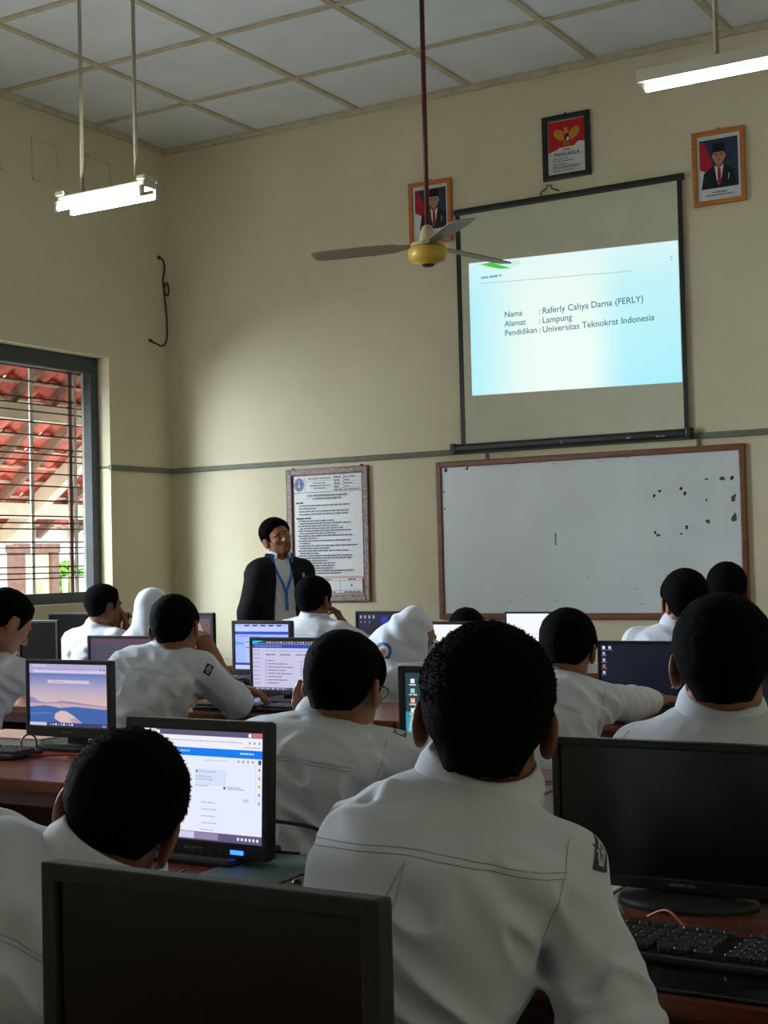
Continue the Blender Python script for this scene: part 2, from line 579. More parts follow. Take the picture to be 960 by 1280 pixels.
# ================================================================== THINGS ON THE FRONT WALL
class Flat(MB):
    """flat print or display lying in the local xz plane, facing -y; later shapes lie on earlier ones"""
    def __init__(s, eps=0.0004):
        super().__init__()
        s.n = 0
        s.eps = eps

    def pg(s, pts, col, step=True):
        if step:
            s.n += 1
        y = -s.n * s.eps
        a = sum(pts[i][0] * pts[(i + 1) % len(pts)][1] - pts[(i + 1) % len(pts)][0] * pts[i][1] for i in range(len(pts)))
        if a < 0:
            pts = pts[::-1]
            if isinstance(col[0], (tuple, list)):
                col = col[::-1]
        s.add([(p[0], y, p[1]) for p in pts], [tuple(range(len(pts)))], 0, False, [col])
        return s

    def rc(s, x0, z0, x1, z1, col, step=True):
        return s.pg([(x0, z0), (x1, z0), (x1, z1), (x0, z1)], col, step)

    def el(s, cx, cz, rx, rz, col, n=28, a0=0, a1=2 * PI, step=True):
        return s.pg([(cx + rx * math.cos(a0 + (a1 - a0) * k / n), cz + rz * math.sin(a0 + (a1 - a0) * k / n)) for k in range(n if a1 - a0 > 6.28 else n + 1)], col, step)

    def ring(s, cx, cz, r0, r1, col, n=28):
        s.n += 1
        y = -s.n * s.eps
        for k in range(n):
            a, b = 2 * PI * k / n, 2 * PI * (k + 1) / n
            s.add([(cx + r0 * math.cos(a), y, cz + r0 * math.sin(a)), (cx + r1 * math.cos(a), y, cz + r1 * math.sin(a)),
                   (cx + r1 * math.cos(b), y, cz + r1 * math.sin(b)), (cx + r0 * math.cos(b), y, cz + r0 * math.sin(b))], [(0, 1, 2, 3)], 0, False, [col])
        return s

    def line(s, a, b, w, col):
        d = Vector((b[0] - a[0], b[1] - a[1])); d.normalize()
        n = Vector((-d.y, d.x)) * w / 2
        return s.pg([(a[0] + n.x, a[1] + n.y), (b[0] + n.x, b[1] + n.y), (b[0] - n.x, b[1] - n.y), (a[0] - n.x, a[1] - n.y)], col)

    def txt(s, body, x, z, size, col, align='LEFT', bold=0.0, spacing=1.0):
        s.n += 1
        vs, fs = text_faces(body, size, align, bold, spacing)
        s.add([(x + v.x, -s.n * s.eps, z + v.y) for v in vs], fs, 0, False, [col] * len(fs))
        return s

    def words(s, x0, x1, z, h, col, seed=0, gap=0.35):
        """a line of print too small to read: word-length dashes"""
        r = random.Random(seed)
        s.n += 1
        x = x0
        first = True
        while x < x1 - h:
            w = min(h * r.uniform(1.6, 6.0), x1 - x)
            s.rc(x, z, x + w, z + h, col, False)
            x += w + h * gap * r.uniform(1.2, 2.2)
        return s


def frame_bars(mb, x0, z0, x1, z1, w, y0, y1, bev=0.006):
    mb.b2((x0, y0, z0), (x0 + w, y1, z1), bev)
    mb.b2((x1 - w, y0, z0), (x1, y1, z1), bev)
    mb.b2((x0 + w * .5, y0, z1 - w), (x1 - w * .5, y1, z1), bev)
    mb.b2((x0 + w * .5, y0, z0), (x1 - w * .5, y1, z0 + w), bev)
    return mb


# ---- projection screen
ps = root('projection_screen', (3.70, -0.02, 2.0), 0, 'pull-down projection screen with black borders showing a bright name slide', 'projection screen')
O = lambda x, z: (x - 3.70, z - 2.0)
mb = MB()
a, b = O(2.86, 2.14), O(4.582, 3.90)
mb.b2((a[0], -0.012, a[1]), (b[0], -0.009, b[1]))
mb.build('screen_cloth', MT['screen'], ps)
for x0, x1 in ((2.826, 2.864), (4.572, 4.604)):
    p, q = O(x0, 2.12), O(x1, 3.90)
    MB().b2((p[0], -0.0145, p[1]), (q[0], -0.008, q[1])).build('black_border', MT['black'], ps)
p, q = O(2.815, 3.878), O(4.625, 3.925)
MB().b2((p[0], -0.032, p[1]), (q[0], 0.006, q[1]), 0.012).build('top_bar', MT['black'], ps)
p, q = O(2.775, 2.075), O(4.612, 2.142)
mb = MB().b2((p[0], -0.055, p[1]), (q[0], 0.0, q[1]), 0.022)
for x in (2.765, 4.605):
    p = O(x, 2.072)
    mb.b2((p[0] - 0.012, -0.06, p[1] - .002), (p[0] + 0.03, 0.002, p[1] + 0.075), 0.008)
mb.build('bottom_casing', MT['black'], ps)
p = O(3.66, 2.085)
for nm, sh_ in (('bar_mark', lambda f: f.rc(p[0], p[1], p[0] + .006, p[1] + .03, lin(170, 170, 170))), ('bar_label', lambda f: f.rc(p[0] + .50, p[1] + .01, p[0] + .53, p[1] + .024, lin(150, 150, 150))),
                ('lettering', lambda f: f.words(p[0] + .72, p[0] + .80, p[1] + .008, .010, lin(140, 140, 140), 3))):
    f = Flat()
    sh_(f)
    f.v = [(v[0], v[1] - 0.0552, v[2]) for v in f.v]
    f.build(nm, MT['print'], ps)
mb = MB()
hk = O(3.59, 3.94)
mb.tube([(hk[0] - .06, -.005, hk[1] - .01), (hk[0] - .05, -.008, hk[1] + .02), (hk[0] - .01, -.008, hk[1] + .035), (hk[0] + .0, -.008, hk[1] + .06), (hk[0] + .03, -.008, hk[1] + .055), (hk[0] + .035, -.006, hk[1] + .03), (hk[0] + .09, -.005, hk[1] + .005)], 0.005, 6)
mb.build('hanging_hook', MT['wire'], ps)
# projected slide
sx0, sx1, sz0, sz1 = 2.929, 4.566, 2.483, 3.480
f = Flat(0.0004)
NX, NZ = 24, 14


def slide_col(u, v):
    c0 = Vector((0.86, 1.0, 0.93)); c1 = Vector((0.42, 0.90, 1.0)); c2 = Vector((0.80, 0.97, 1.0))
    k = min(1, max(0, (u - 0.54) / 0.24)); k = k * k * (3 - 2 * k)
    l = math.exp(-((u - 0.33) / 0.24) ** 2)
    left = c1.lerp(c0, l) if u < 0.33 else c0
    c = left.lerp(c1, k * (0.55 + 0.45 * (1 - v)))
    t = max(0, v - 0.75) / 0.25
    return tuple(c.lerp(c2, 0.6 * t))


for i in range(NX):
    for j in range(NZ):
        us = [i / NX, (i + 1) / NX]; vs_ = [j / NZ, (j + 1) / NZ]
        pts = [(us[0], vs_[0]), (us[1], vs_[0]), (us[1], vs_[1]), (us[0], vs_[1])]
        xy = []
        for (u, v) in pts:
            zb = sz0 + 0.02 * (1 - u) - 0.015 * u
            zt = sz1 + 0.025 * (1 - u) - 0.02 * u
            xy.append(O(sx0 + u * (sx1 - sx0), zb + v * (zt - zb)))
        f.pg(xy, [slide_col(*p) for p in pts], step=False)
green = lin(70, 200, 70)
f.pg([O(3.00, 3.488), O(3.12, 3.489), O(3.28, 3.425), O(3.19, 3.432)], green)
f.pg([O(2.98, 3.49), O(3.02, 3.49), O(3.16, 3.438), O(3.08, 3.452)], lin(200, 240, 225))
f.pg([O(3.12, 3.489), O(3.34, 3.482), O(3.36, 3.452), O(3.28, 3.425)], lin(205, 245, 230))
teal = (0.015, 0.15, 0.22)
f.words(O(3.03, 0)[0], O(3.20, 0)[0], O(0, 3.375)[1], 0.014, (0.16, 0.40, 0.48), 5)
f.line(O(3.03, 3.340), O(4.23, 3.286), 0.005, (0.35, 0.62, 0.68))
f.txt('2', *O(4.505, 3.325), 0.045, (0.2, 0.5, 0.6))
fs_ = 0.0655
for (lab, val, z) in (('Nama', 'Raferly Cahya Darna (FERLY)', 3.058), ('Alamat', 'Lampung', 2.988), ('Pendidikan', 'Universitas Teknokrat Indonesia', 2.919)):
    f.txt(lab, *O(3.216, z + .006), fs_ * .93, teal, bold=0.0005)
    f.txt(':', *O(3.495, z), fs_, teal, bold=0.0005)
    f.txt(val, *O(3.522, z), fs_, teal, bold=0.0005)
f.v = [(v[0], v[1] - 0.0128, v[2]) for v in f.v]
MT['slide'] = colmat('projected_slide', 0.95)
f.build('projected_slide', MT['slide'], ps)

# ---- whiteboard
wb = root('whiteboard', (3.79, -0.004, 0.82), 0, 'large whiteboard in a brown wooden frame with black smudges near one end', 'whiteboard')
O = lambda x, z: (x - 3.79, z - 0.82)
a, b = O(2.60, 0.822), O(4.988, 2.018)
MB().b2((a[0] + .015, -0.016, a[1] + .015), (b[0] - .015, 0, b[1] - .015)).build('writing_surface', MT['board'], wb)
frame_bars(MB(), a[0], a[1], b[0], b[1], 0.045, -0.03, 0.0, 0.008).build('frame', MT['boardframe'], wb)
marks = [(2.683, 1.954, .016, .02), (2.865, 1.958, .012, .016), (2.923, 1.982, .008, .006), (4.333, 1.687, .011, .016), (4.373, 1.718, .016, .009), (4.53, 1.729, .016, .014), (4.557, 1.693, .011, .014),
         (4.332, 1.428, .011, .013), (4.355, 1.41, .017, .010), (4.562, 1.458, .011, .017), (4.519, 1.415, .013, .007), (4.711, 1.785, .014, .006), (4.822, 1.784, .022, .017), (4.891, 1.783, .014, .017), (4.708, 1.641, .008, .01),
         (4.897, 1.648, .018, .028), (4.714, 1.493, .017, .017), (4.9, 1.511, .022, .036), (2.66, 1.79, .006, .012), (2.665, 1.658, .006, .01)]
def smudge(name):
    f.v = [(v[0], v[1] - 0.0163, v[2]) for v in f.v]
    f.build(name, MT['print'], wb)


for (x, z, rx, rz) in marks:
    f = Flat(0.00005)
    n = 11
    p = O(x, z)
    pts = []
    tl = RNG.uniform(-.7, .7)
    for k in range(n):
        a_ = 2 * PI * k / n
        rr = RNG.uniform(.65, 1.15)
        ex, ez = rx * rr * math.cos(a_), rz * rr * math.sin(a_)
        pts.append((p[0] + ex + tl * ez * .5, p[1] + ez))
    g_ = lin(26, 28, 30) if rx < 0.0165 else lin(70, 74, 76)
    f.pg(pts, g_)
    smudge('ink_smudge')
for k in range(26):
    f = Flat(0.00005)
    x, z = RNG.uniform(2.75, 4.7), RNG.choice([RNG.uniform(1.95, 1.99), RNG.uniform(0.9, 1.15)])
    p = O(x, z)
    w_ = RNG.uniform(.01, .05)
    f.line(p, (p[0] + w_, p[1] + RNG.uniform(-.006, .006)), .0035, lin(112, 122, 126))
    smudge('marker_streak')
p = O(3.571, 1.36)
f = Flat(0.00005)
f.line(p, (p[0] + .004, p[1] + .09), .014, lin(128, 138, 142))
smudge('ink_smudge')
for x in (3.03, 4.66):
    p = O(x, 2.018)
    MB().b2((p[0] - .012, -.012, p[1] - .01), (p[0] + .012, -0.0, p[1] + .045), .003).tube([(p[0], -.012, p[1] + .03), (p[0], -.02, p[1] + .03)], .006).build('hanger', MT['trunking'], wb)

# ---- rules poster in a patterned frame
pr_ = root('rules_poster', (1.60, -0.003, 0.97), 0, 'framed white sheet of house rules with a round blue emblem behind the teacher', 'poster')
O = lambda x, z: (x - 1.60, z - 0.97)
a, b = O(1.219, 0.966), O(1.985, 2.028)
frame_bars(MB(), a[0], a[1], b[0], b[1], 0.045, -0.032, 0, 0.006).build('frame', MT['posterframe'], pr_)
mb = MB()
frame_bars(mb, a[0] - .004, a[1] - .004, b[0] + .004, b[1] + .004, 0.010, -0.034, 0, 0.003)
frame_bars(mb, a[0] + .040, a[1] + .040, b[0] - .040, b[1] - .040, 0.008, -0.034, -.01, 0.003)
mb.build('frame_edging', MT['boardframe'], pr_)
MB().b2((a[0] + .02, -.012, a[1] + .02), (b[0] - .02, -.001, b[1] - .02)).build('backing', MT['blackframe'], pr_)
f = Flat(0.0002)
pink = lin(206, 172, 158); white = lin(222, 224, 226); dk = lin(52, 50, 56); dk2 = lin(98, 98, 106)
f.rc(*O(1.262, 1.010), *O(1.942, 1.985), pink)
f.rc(*O(1.277, 1.165), *O(1.922, 1.972), white)
f.rc(*O(1.277, 1.838), *O(1.922, 1.842), dk)
for (x, z0, z1) in ((1.388, 1.842, 1.972), (1.668, 1.842, 1.972), (1.757, 1.842, 1.972)):
    f.rc(*O(x, z0), *O(x + .003, z1), dk2)
for z in (1.866, 1.892, 1.918, 1.944):
    f.rc(*O(1.668, z), *O(1.922, z + .002), dk2)
f.rc(*O(1.39, 1.930), *O(1.668, 1.932), dk2)
f.el(*O(1.332, 1.906), .050, .056, lin(36, 74, 130), 8)
f.el(*O(1.332, 1.906), .040, .045, lin(120, 150, 190), 24)
f.el(*O(1.332, 1.906), .034, .038, lin(40, 80, 140), 24)
p = O(1.332, 1.906)
f.pg([(p[0] - .006, p[1] - .026), (p[0] + .006, p[1] - .026), (p[0] + .002, p[1] + .020), (p[0] - .002, p[1] + .020)], lin(225, 215, 200))
f.pg([(p[0] - .024, p[1] - .012), (p[0] - .004, p[1] - .022), (p[0] - .004, p[1] - .012), (p[0] - .022, p[1] - .002)], lin(205, 120, 90))
f.pg([(p[0] + .024, p[1] - .012), (p[0] + .004, p[1] - .022), (p[0] + .004, p[1] - .012), (p[0] + .022, p[1] - .002)], lin(205, 120, 90))
f.el(p[0], p[1] + .024, .006, .008, lin(225, 190, 90))
f.txt('SMK NEGERI 2 YOGYAKARTA', *O(1.529, 1.944), .0165, dk, 'CENTER', .0003)
f.txt('INSTRUKSI KERJA', *O(1.529, 1.908), .0150, dk, 'CENTER', .0003)
f.txt('TATA TERTIB PENGGUNAAN', *O(1.529, 1.887), .0150, dk, 'CENTER', .0003)
f.txt('LAB. KOMPUTER', *O(1.529, 1.866), .0150, dk, 'CENTER', .0003)
for k, z in enumerate((1.950, 1.924, 1.898, 1.872, 1.848)):
    f.words(O(1.675, 0)[0], O(1.675 + (.07, .045, .06, .045, .07)[k], 0)[0], O(0, z)[1], .009, dk, 30 + k)
    f.words(O(1.765, 0)[0], O(1.765 + (.10, .06, .08, .05, .14)[k], 0)[0], O(0, z)[1], .008, dk2, 40 + k)
f.txt('TATA TERTIB PENGGUNAAN KOMPUTER', *O(1.598, 1.806), .0205, dk, 'CENTER', .0006)
f.txt('DI LABORATORIUM KOMPUTER', *O(1.598, 1.782), .0190, dk, 'CENTER', .0006)
z = 1.752
f.words(O(1.303, 0)[0], O(1.37, 0)[0], O(0, z)[1], .0125, dk, 1)
lines = [1.83, 1.50, 1.80, 1.80]
for k, xe in enumerate(lines):
    z -= 0.023
    f.words(O(1.328, 0)[0], O(xe, 0)[0], O(0, z)[1], .0095, dk2, 60 + k)
z -= 0.034
f.words(O(1.303, 0)[0], O(1.44, 0)[0], O(0, z)[1], .0125, dk, 2)
lines = [1.66, 1.82, 1.70, 1.75, 1.82, 1.68, 1.83, 1.50, 1.81, 1.43, 1.88, 1.62, 1.79, 1.52, 1.82, 1.83, 1.60, 1.66, 1.66, 1.64, 1.84, 1.72]
for k, xe in enumerate(lines):
    z -= 0.0200
    f.words(O(1.318 if k % 2 == 0 else 1.332, 0)[0], O(xe, 0)[0], O(0, z)[1], .0095, dk2, 80 + k)
f.rc(*O(1.277, 1.028), *O(1.922, 1.150), white)
for (x, z0, z1) in ((1.277, 1.028, 1.15), (1.497, 1.028, 1.15), (1.712, 1.028, 1.15), (1.919, 1.028, 1.15)):
    f.rc(*O(x, z0), *O(x + .0025, z1), dk2)
for z in (1.028, 1.048, 1.128, 1.148):
    f.rc(*O(1.277, z), *O(1.922, z + .0025), dk2)
for k, x in enumerate((1.34, 1.56, 1.79)):
    f.words(O(x, 0)[0], O(x + .07, 0)[0], O(0, 1.134)[1], .009, dk, 120 + k)
    f.words(O(x - .04, 0)[0], O(x + .11, 0)[0], O(0, 1.034)[1], .008, dk2, 130 + k)
f.el(*O(1.82, 1.09), .007, .012, dk2, 10)
f.v = [(v[0], v[1] - 0.0125, v[2]) for v in f.v]
f.build('printed_sheet', MT['print'], pr_)
for x in (1.275, 1.93):
    p = O(x, 2.034)
    MB().tube([(p[0], .003, p[1]), (p[0], -.03, p[1] + .004)], .007, 8).build('nail', MT['blackframe'], pr_)

# ---- coat of arms picture
pc = root('emblem_picture', (3.742, -0.003, 4.03), 0, 'black framed red and white print with a golden bird emblem', 'picture')
O = lambda x, z: (x - 3.742, z - 4.03)
a, b = O(3.556, 4.028), O(3.930, 4.503)
frame_bars(MB(), a[0], a[1], b[0], b[1], 0.040, -0.03, 0, 0.008).build('frame', MT['blackframe'], pc)
f = Flat(0.0002)
f.rc(a[0] + .03, a[1] + .03, b[0] - .03, b[1] - .03, lin(200, 204, 202))
x0, x1, zt = a[0] + .044, b[0] - .044, b[1] - .045
red = lin(176, 26, 32)
f.pg([(x0, zt), (x1, zt), (x1, O(0, 4.285)[1]), (x1 - .05, O(0, 4.292)[1]), (x1 - .09, O(0, 4.258)[1]), (x0 + .16, O(0, 4.245)[1]), (x0 + .10, O(0, 4.262)[1]), (x0 + .05, O(0, 4.245)[1]), (x0, O(0, 4.232)[1])], red)
gold = lin(196, 142, 40); gold2 = lin(150, 100, 26)
cx, cz = O(3.746, 4.335)
for sgn in (-1, 1):
    wing = [(.010, .022), (.040, .050), (.072, .066), (.096, .062), (.104, .040), (.098, .030), (.096, .016), (.086, .010), (.082, -.004), (.070, -.006), (.064, -.018), (.050, -.016), (.042, -.026), (.028, -.020), (.012, -.014)]
    f.pg([(cx + sgn * x, cz + z) for x, z in wing], gold)
    for (x0_, z0_, x1_, z1_) in ((.036, .036, .098, .030), (.030, .026, .084, .004), (.024, .014, .066, -.012), (.018, .004, .044, -.020), (.050, .050, .100, .052)):
        f.line((cx + sgn * x0_, cz + z0_), (cx + sgn * x1_, cz + z1_), .0035, gold2)
f.el(cx, cz + .008, .026, .040, gold)
f.el(cx - .004, cz + .056, .014, .016, gold)
f.pg([(cx - .016, cz + .060), (cx - .030, cz + .052), (cx - .014, cz + .050)], gold2)
f.pg([(cx - .020, cz + .026), (cx + .020, cz + .026), (cx + .019, cz - .010), (cx, cz - .030), (cx - .019, cz - .010)], lin(30, 26, 26))
f.rc(cx - .018, cz - .002, cx - .001, cz + .024, red)
f.rc(cx + .001, cz - .026, cx + .017, cz - .003, lin(220, 215, 205))
f.pg([(cx - .022, cz - .03), (cx + .022, cz - .03), (cx + .030, cz - .075), (cx - .030, cz - .075)], gold2)
f.rc(cx - .062, cz - .086, cx + .062, cz - .074, lin(222, 216, 200))
f.rc(cx - .030, cz - .096, cx + .030, cz - .088, gold2)
f.txt('PANCASILA', *O(3.748, 4.200), .036, dk, 'CENTER', .0003, 1.08)
for k, (z, xe) in enumerate(((4.176, 3.76), (4.158, 3.80), (4.136, 3.74), (4.118, 3.86), (4.108, 3.85), (4.090, 3.80))):
    f.words(O(3.635, 0)[0], O(xe, 0)[0], O(0, z)[1], .006, dk2, 150 + k)
f.v = [(v[0], v[1] - 0.012, v[2]) for v in f.v]
f.build('print', MT['print'], pc)
MB().tube([(0.0, .002, .478), (0, -.02, .482)], .006, 8).build('nail', MT['blackframe'], pc)


# ---- two portraits
def portrait(x0, z0, x1, z1, label, seed):
    cx_ = (x0 + x1) / 2
    w = root('portrait_picture', (cx_, -0.003, z0), 0, label, 'picture', 'wooden framed portraits high on the front wall')
    hw, h = (x1 - x0) / 2, z1 - z0
    mb = frame_bars(MB(), -hw, 0, hw, h, 0.034, -0.03, 0, 0.008)
    mb.build('frame', MT['goldframe'], w)
    f = Flat(0.0002)
    f.rc(-hw + .025, .025, hw - .025, h - .025, lin(205, 208, 210))
    a0, a1, b0, b1 = -hw + .052, hw - .050, .115, h - .062
    f.rc(a0, b0, a1, b1, lin(42, 56, 78))
    f.pg([(a0, b1 - .01), (a0 + .04, b1 - .02), (a0 + .088, b0 + .17), (a0 + .08, b0 + .10), (a0, b0 + .14)], lin(168, 26, 38))
    f.pg([(a0, b0), (a0, b0 + .14), (a0 + .08, b0 + .10), (a0 + .06, b0)], lin(214, 214, 216))
    mx = .002 if seed == 0 else .03
    sk = lin(176, 136, 112)
    suit = lin(22, 24, 34)
    f.pg([(mx - .128, b0), (mx + .118 if mx + .118 < a1 else a1, b0), (min(mx + .108, a1), b0 + .115), (mx + .05, b0 + .150), (mx - .05, b0 + .150), (mx - .108, b0 + .112)], suit)
    f.pg([(mx - .032, b0 + .155), (mx + .032, b0 + .155), (mx + .014, b0 + .06), (mx - .006, b0 + .02), (mx - .02, b0 + .06)], lin(216, 220, 226))
    f.pg([(mx - .010, b0 + .138), (mx + .010, b0 + .138), (mx + .013, b0 + .04), (mx, b0 + .02), (mx - .013, b0 + .04)], lin(150, 26, 40))
    f.pg([(mx - .024, b0 + .185), (mx + .024, b0 + .185), (mx + .026, b0 + .150), (mx, b0 + .136), (mx - .026, b0 + .150)], lin(150, 112, 90))
    f.el(mx, b0 + .222, .042, .056, sk)
    f.el(mx - .043, b0 + .218, .007, .013, sk, 12).el(mx + .043, b0 + .218, .007, .013, sk, 12)
    f.pg([(mx - .047, b0 + .248), (mx + .047, b0 + .248), (mx + .044, b0 + .305), (mx - .040, b0 + .309)], lin(16, 16, 20))
    for sg in (-1, 1):
        f.rc(mx + sg * .018 - .010, b0 + .233, mx + sg * .018 + .010, b0 + .2365, lin(40, 30, 28))
        f.el(mx + sg * .018, b0 + .226, .007, .003, lin(40, 28, 26), 12)
    f.pg([(mx - .003, b0 + .226), (mx + .003, b0 + .226), (mx + .008, b0 + .206), (mx - .008, b0 + .206)], lin(160, 120, 98))
    f.el(mx, b0 + .192, .014, .004, lin(140, 74, 68), 14)
    f.pg([(mx + .060, b0 + .05), (mx + .066, b0 + .05), (mx + .072, b0 + .092), (mx + .066, b0 + .092)], lin(200, 190, 150))
    f.words(-.05, .06, .082, .008, dk2, seed + 200)
    f.words(-.095, .10, .064, .008, dk2, seed + 210)
    f.v = [(v[0], v[1] - 0.012, v[2]) for v in f.v]
    f.build('portrait_print', MT['print'], w)
    MB().tube([(0.0, .002, h + .008), (0, -.02, h + .012)], .006, 8).build('nail', MT['goldframe'], w)


portrait(4.682, 3.672, 5.054, 4.190, 'wooden framed portrait of a man in a black cap, alone beyond the projection screen', 0)
portrait(2.417, 3.700, 2.790, 4.190, 'wooden framed portrait of a man in a black cap, hanging behind the ceiling fan', 1)

# ---- loose cable near the corner
mb = MB()
pts = [(0.006, -.117, 3.915), (0.012, -.07, 3.90), (0.012, -.05, 3.83), (0.012, -.075, 3.72), (0.014, -.06, 3.63), (0.014, -.02, 3.60), (0.016, -.005, 3.66), (0.014, -.03, 3.71), (0.012, -.06, 3.66), (0.010, -.05, 3.56), (0.010, -.035, 3.45), (0.010, -.03, 3.30), (0.010, -.045, 3.20), (0.010, -.10, 3.155), (0.010, -.19, 3.17), (0.012, -.253, 3.185)]


def smooth_path(p, n=5):
    p = [Vector(q) for q in p]
    out = []
    for i in range(len(p) - 1):
        p0, p1, p2, p3 = p[max(0, i - 1)], p[i], p[i + 1], p[min(len(p) - 1, i + 2)]
        for k in range(n):
            t = k / n
            out.append(0.5 * ((2 * p1) + (p2 - p0) * t + (2 * p0 - 5 * p1 + 4 * p2 - p3) * t * t + (3 * p1 - p0 - 3 * p2 + p3) * t ** 3))
    out.append(p[-1])
    return out


mb.tube(smooth_path(pts), 0.0075, 6)
mb.box((0.008, -.117, 3.915), (0.014, .03, .03), .004)
mb.box((0.010, -.253, 3.185), (0.016, .03, .02), .004)
tag(mb.build('loose_cable', MT['wire']), 'loose dark cable curling down the wall beside the corner', 'cable')


# ================================================================== HANGING LAMPS AND FAN
def lamp(x0, x1, y, z, n_tube, label, rods):
    w = root('hanging_lamp', ((x0 + x1) / 2, y, z), 0, label, 'lamp', 'hanging fluorescent lamps')
    hw = (x1 - x0) / 2
    if n_tube == 1:
        mb = MB()
        mb.prism([(-.035, .0), (.035, .0), (.022, .060), (-.022, .060)], -hw, hw)
        mb.v = [(v[2], v[0], v[1] + .03) for v in mb.v]
        mb.build('housing', MT['lampbody'], w)
        MB().tube([(-hw + .035, 0, .006), (hw - .035, 0, .006)], .0155, 14).build('tube', MT['tube'], w)
        for s in (-1, 1):
            MB().b2((s * (hw - .03) - .008, -.014, -.012), (s * (hw - .03) + .008, .014, .035), .003).build('tube_holder', MT['lampbody'], w)
        top = .085
    else:
        MB().b2((-hw, -.05, .045), (hw, .05, .085), .008).build('housing', MT['lampbody'], w)
        for k, yy in enumerate((-.062, .062)):
            MB().tube([(-hw + .02, yy, .012), (hw - .02, yy, .012)], .0155, 14).build('tube', MT['tube'], w)
        for s in (-1, 1):
            for yy in (-.062, .062):
                MB().b2((s * (hw - .012) - .010, yy - .014, -.006), (s * (hw - .012) + .010, yy + .014, .05), .003).build('tube_holder', MT['lampbody'], w)
        MB().b2((-hw - .01, -.06, .085), (-hw + .05, .06, .11), .004).build('bracket', MT['lampbody'], w)
        MB().b2((hw - .05, -.06, .085), (hw + .01, .06, .11), .004).build('bracket', MT['lampbody'], w)
        top = .085
    for xr in rods:
        MB().tube([(xr - (x0 + x1) / 2, 0, top), (xr - (x0 + x1) / 2, 0, H - z)], .011, 10).build('suspension_rod', MT['rod'], w)


lamp(2.09, 2.735, -3.5, 3.325, 2, 'twin-tube fluorescent lamp hanging on two rods near the barred window', (2.236, 2.633))
lamp(5.617, 6.84, -3.6, 3.335, 1, 'single-tube fluorescent batten hanging above the whiteboard end of the room', (5.975, 6.50))

FW = at(535, 318, 8.4)
fan = root('ceiling_fan', FW, CAM_YAW, 'ceiling fan with yellow motor and beige blades on a long dark red rod', 'fan')
prof = [(0.02, -.062), (.055, -.060), (.060, -.050), (.095, -.046), (.112, -.030), (.117, -.005), (.117, .022), (.108, .038), (.060, .050), (.02, .052)]
MB().lathe(prof, seg=40).build('motor', MT['fanyellow'], fan)
MB().lathe([(0.0, -.072), (.030, -.071), (.040, -.060)], seg=24).build('bottom_cap', MT['blackmat'], fan)
MB().lathe([(.075, .048), (.10, .052), (.10, .062), (.04, .070)], seg=32).build('blade_plate', MT['fancup'], fan)
MB().lathe([(.052, .075), (.050, .09), (.040, .14), (.028, .165), (.012, .175)], seg=24).build('canopy', MT['fancup'], fan)
MB().tube([(0, 0, .06), (0, 0, H - FW.z)], .0145, 12).build('rod', MT['fanred'], fan)
MB().lathe([(.012, H - FW.z - .12), (.055, H - FW.z - .03), (.06, H - FW.z)], seg=24).build('ceiling_cup', MT['fanred'], fan)
for ang in (165, 45, 285):
    mb = MB()
    tw = R(9)
    prs = [(.09, .030), (.16, .036), (.20, .062), (.30, .070), (.55, .074), (.68, .068), (.705, .045)]
    vs, fs = [], []
    for (r_, hw) in prs:
        for th in (-.003, .003):
            for s in (-1, 1):
                vs.append((r_, s * hw * math.cos(tw), .055 + th + s * hw * math.sin(tw) - .015 * (r_ / .7)))
    for i in range(len(prs) - 1):
        o = i * 4
        fs += [(o, o + 1, o + 5, o + 4), (o + 2, o + 6, o + 7, o + 3), (o, o + 4, o + 6, o + 2), (o + 1, o + 3, o + 7, o + 5)]
    e = (len(prs) - 1) * 4
    fs += [(0, 2, 3, 1), (e, e + 1, e + 3, e + 2)]
    mb.M = Matrix.Rotation(R(ang), 4, 'Z')
    mb.add(vs, fs)
    bl = mb.build('blade', MT['fanblade'], fan)
# ================================================================== DESKS, MONITORS, KEYBOARDS
TZ = 0.70


def desk(x0, x1, y0, y1, label, group):
    w = root('computer_desk', ((x0 + x1) / 2, (y0 + y1) / 2, 0), 0, label, 'desk', group)
    hx, hy = (x1 - x0) / 2 - 0.006, (y1 - y0) / 2
    MB().b2((-hx, -hy, TZ - .032), (hx, hy, TZ), .005).build('tabletop', MT['desk'], w)
    for s in (-1, 1):
        MB().b2((s * (hx - .03) - .012, -hy + .06, 0), (s * (hx - .03) + .012, hy - .03, TZ - .032), .003).build('side_panel', MT['deskside'], w)
    MB().b2((-hx + .05, hy - .06, .25), (hx - .05, hy - .042, TZ - .032), .003).build('modesty_panel', MT['deskside'], w)
    MB().b2((-hx + .02, -hy + .02, TZ - .075), (hx - .02, -hy + .038, TZ - .032), .002).build('front_rail', MT['deskside'], w)
    return w


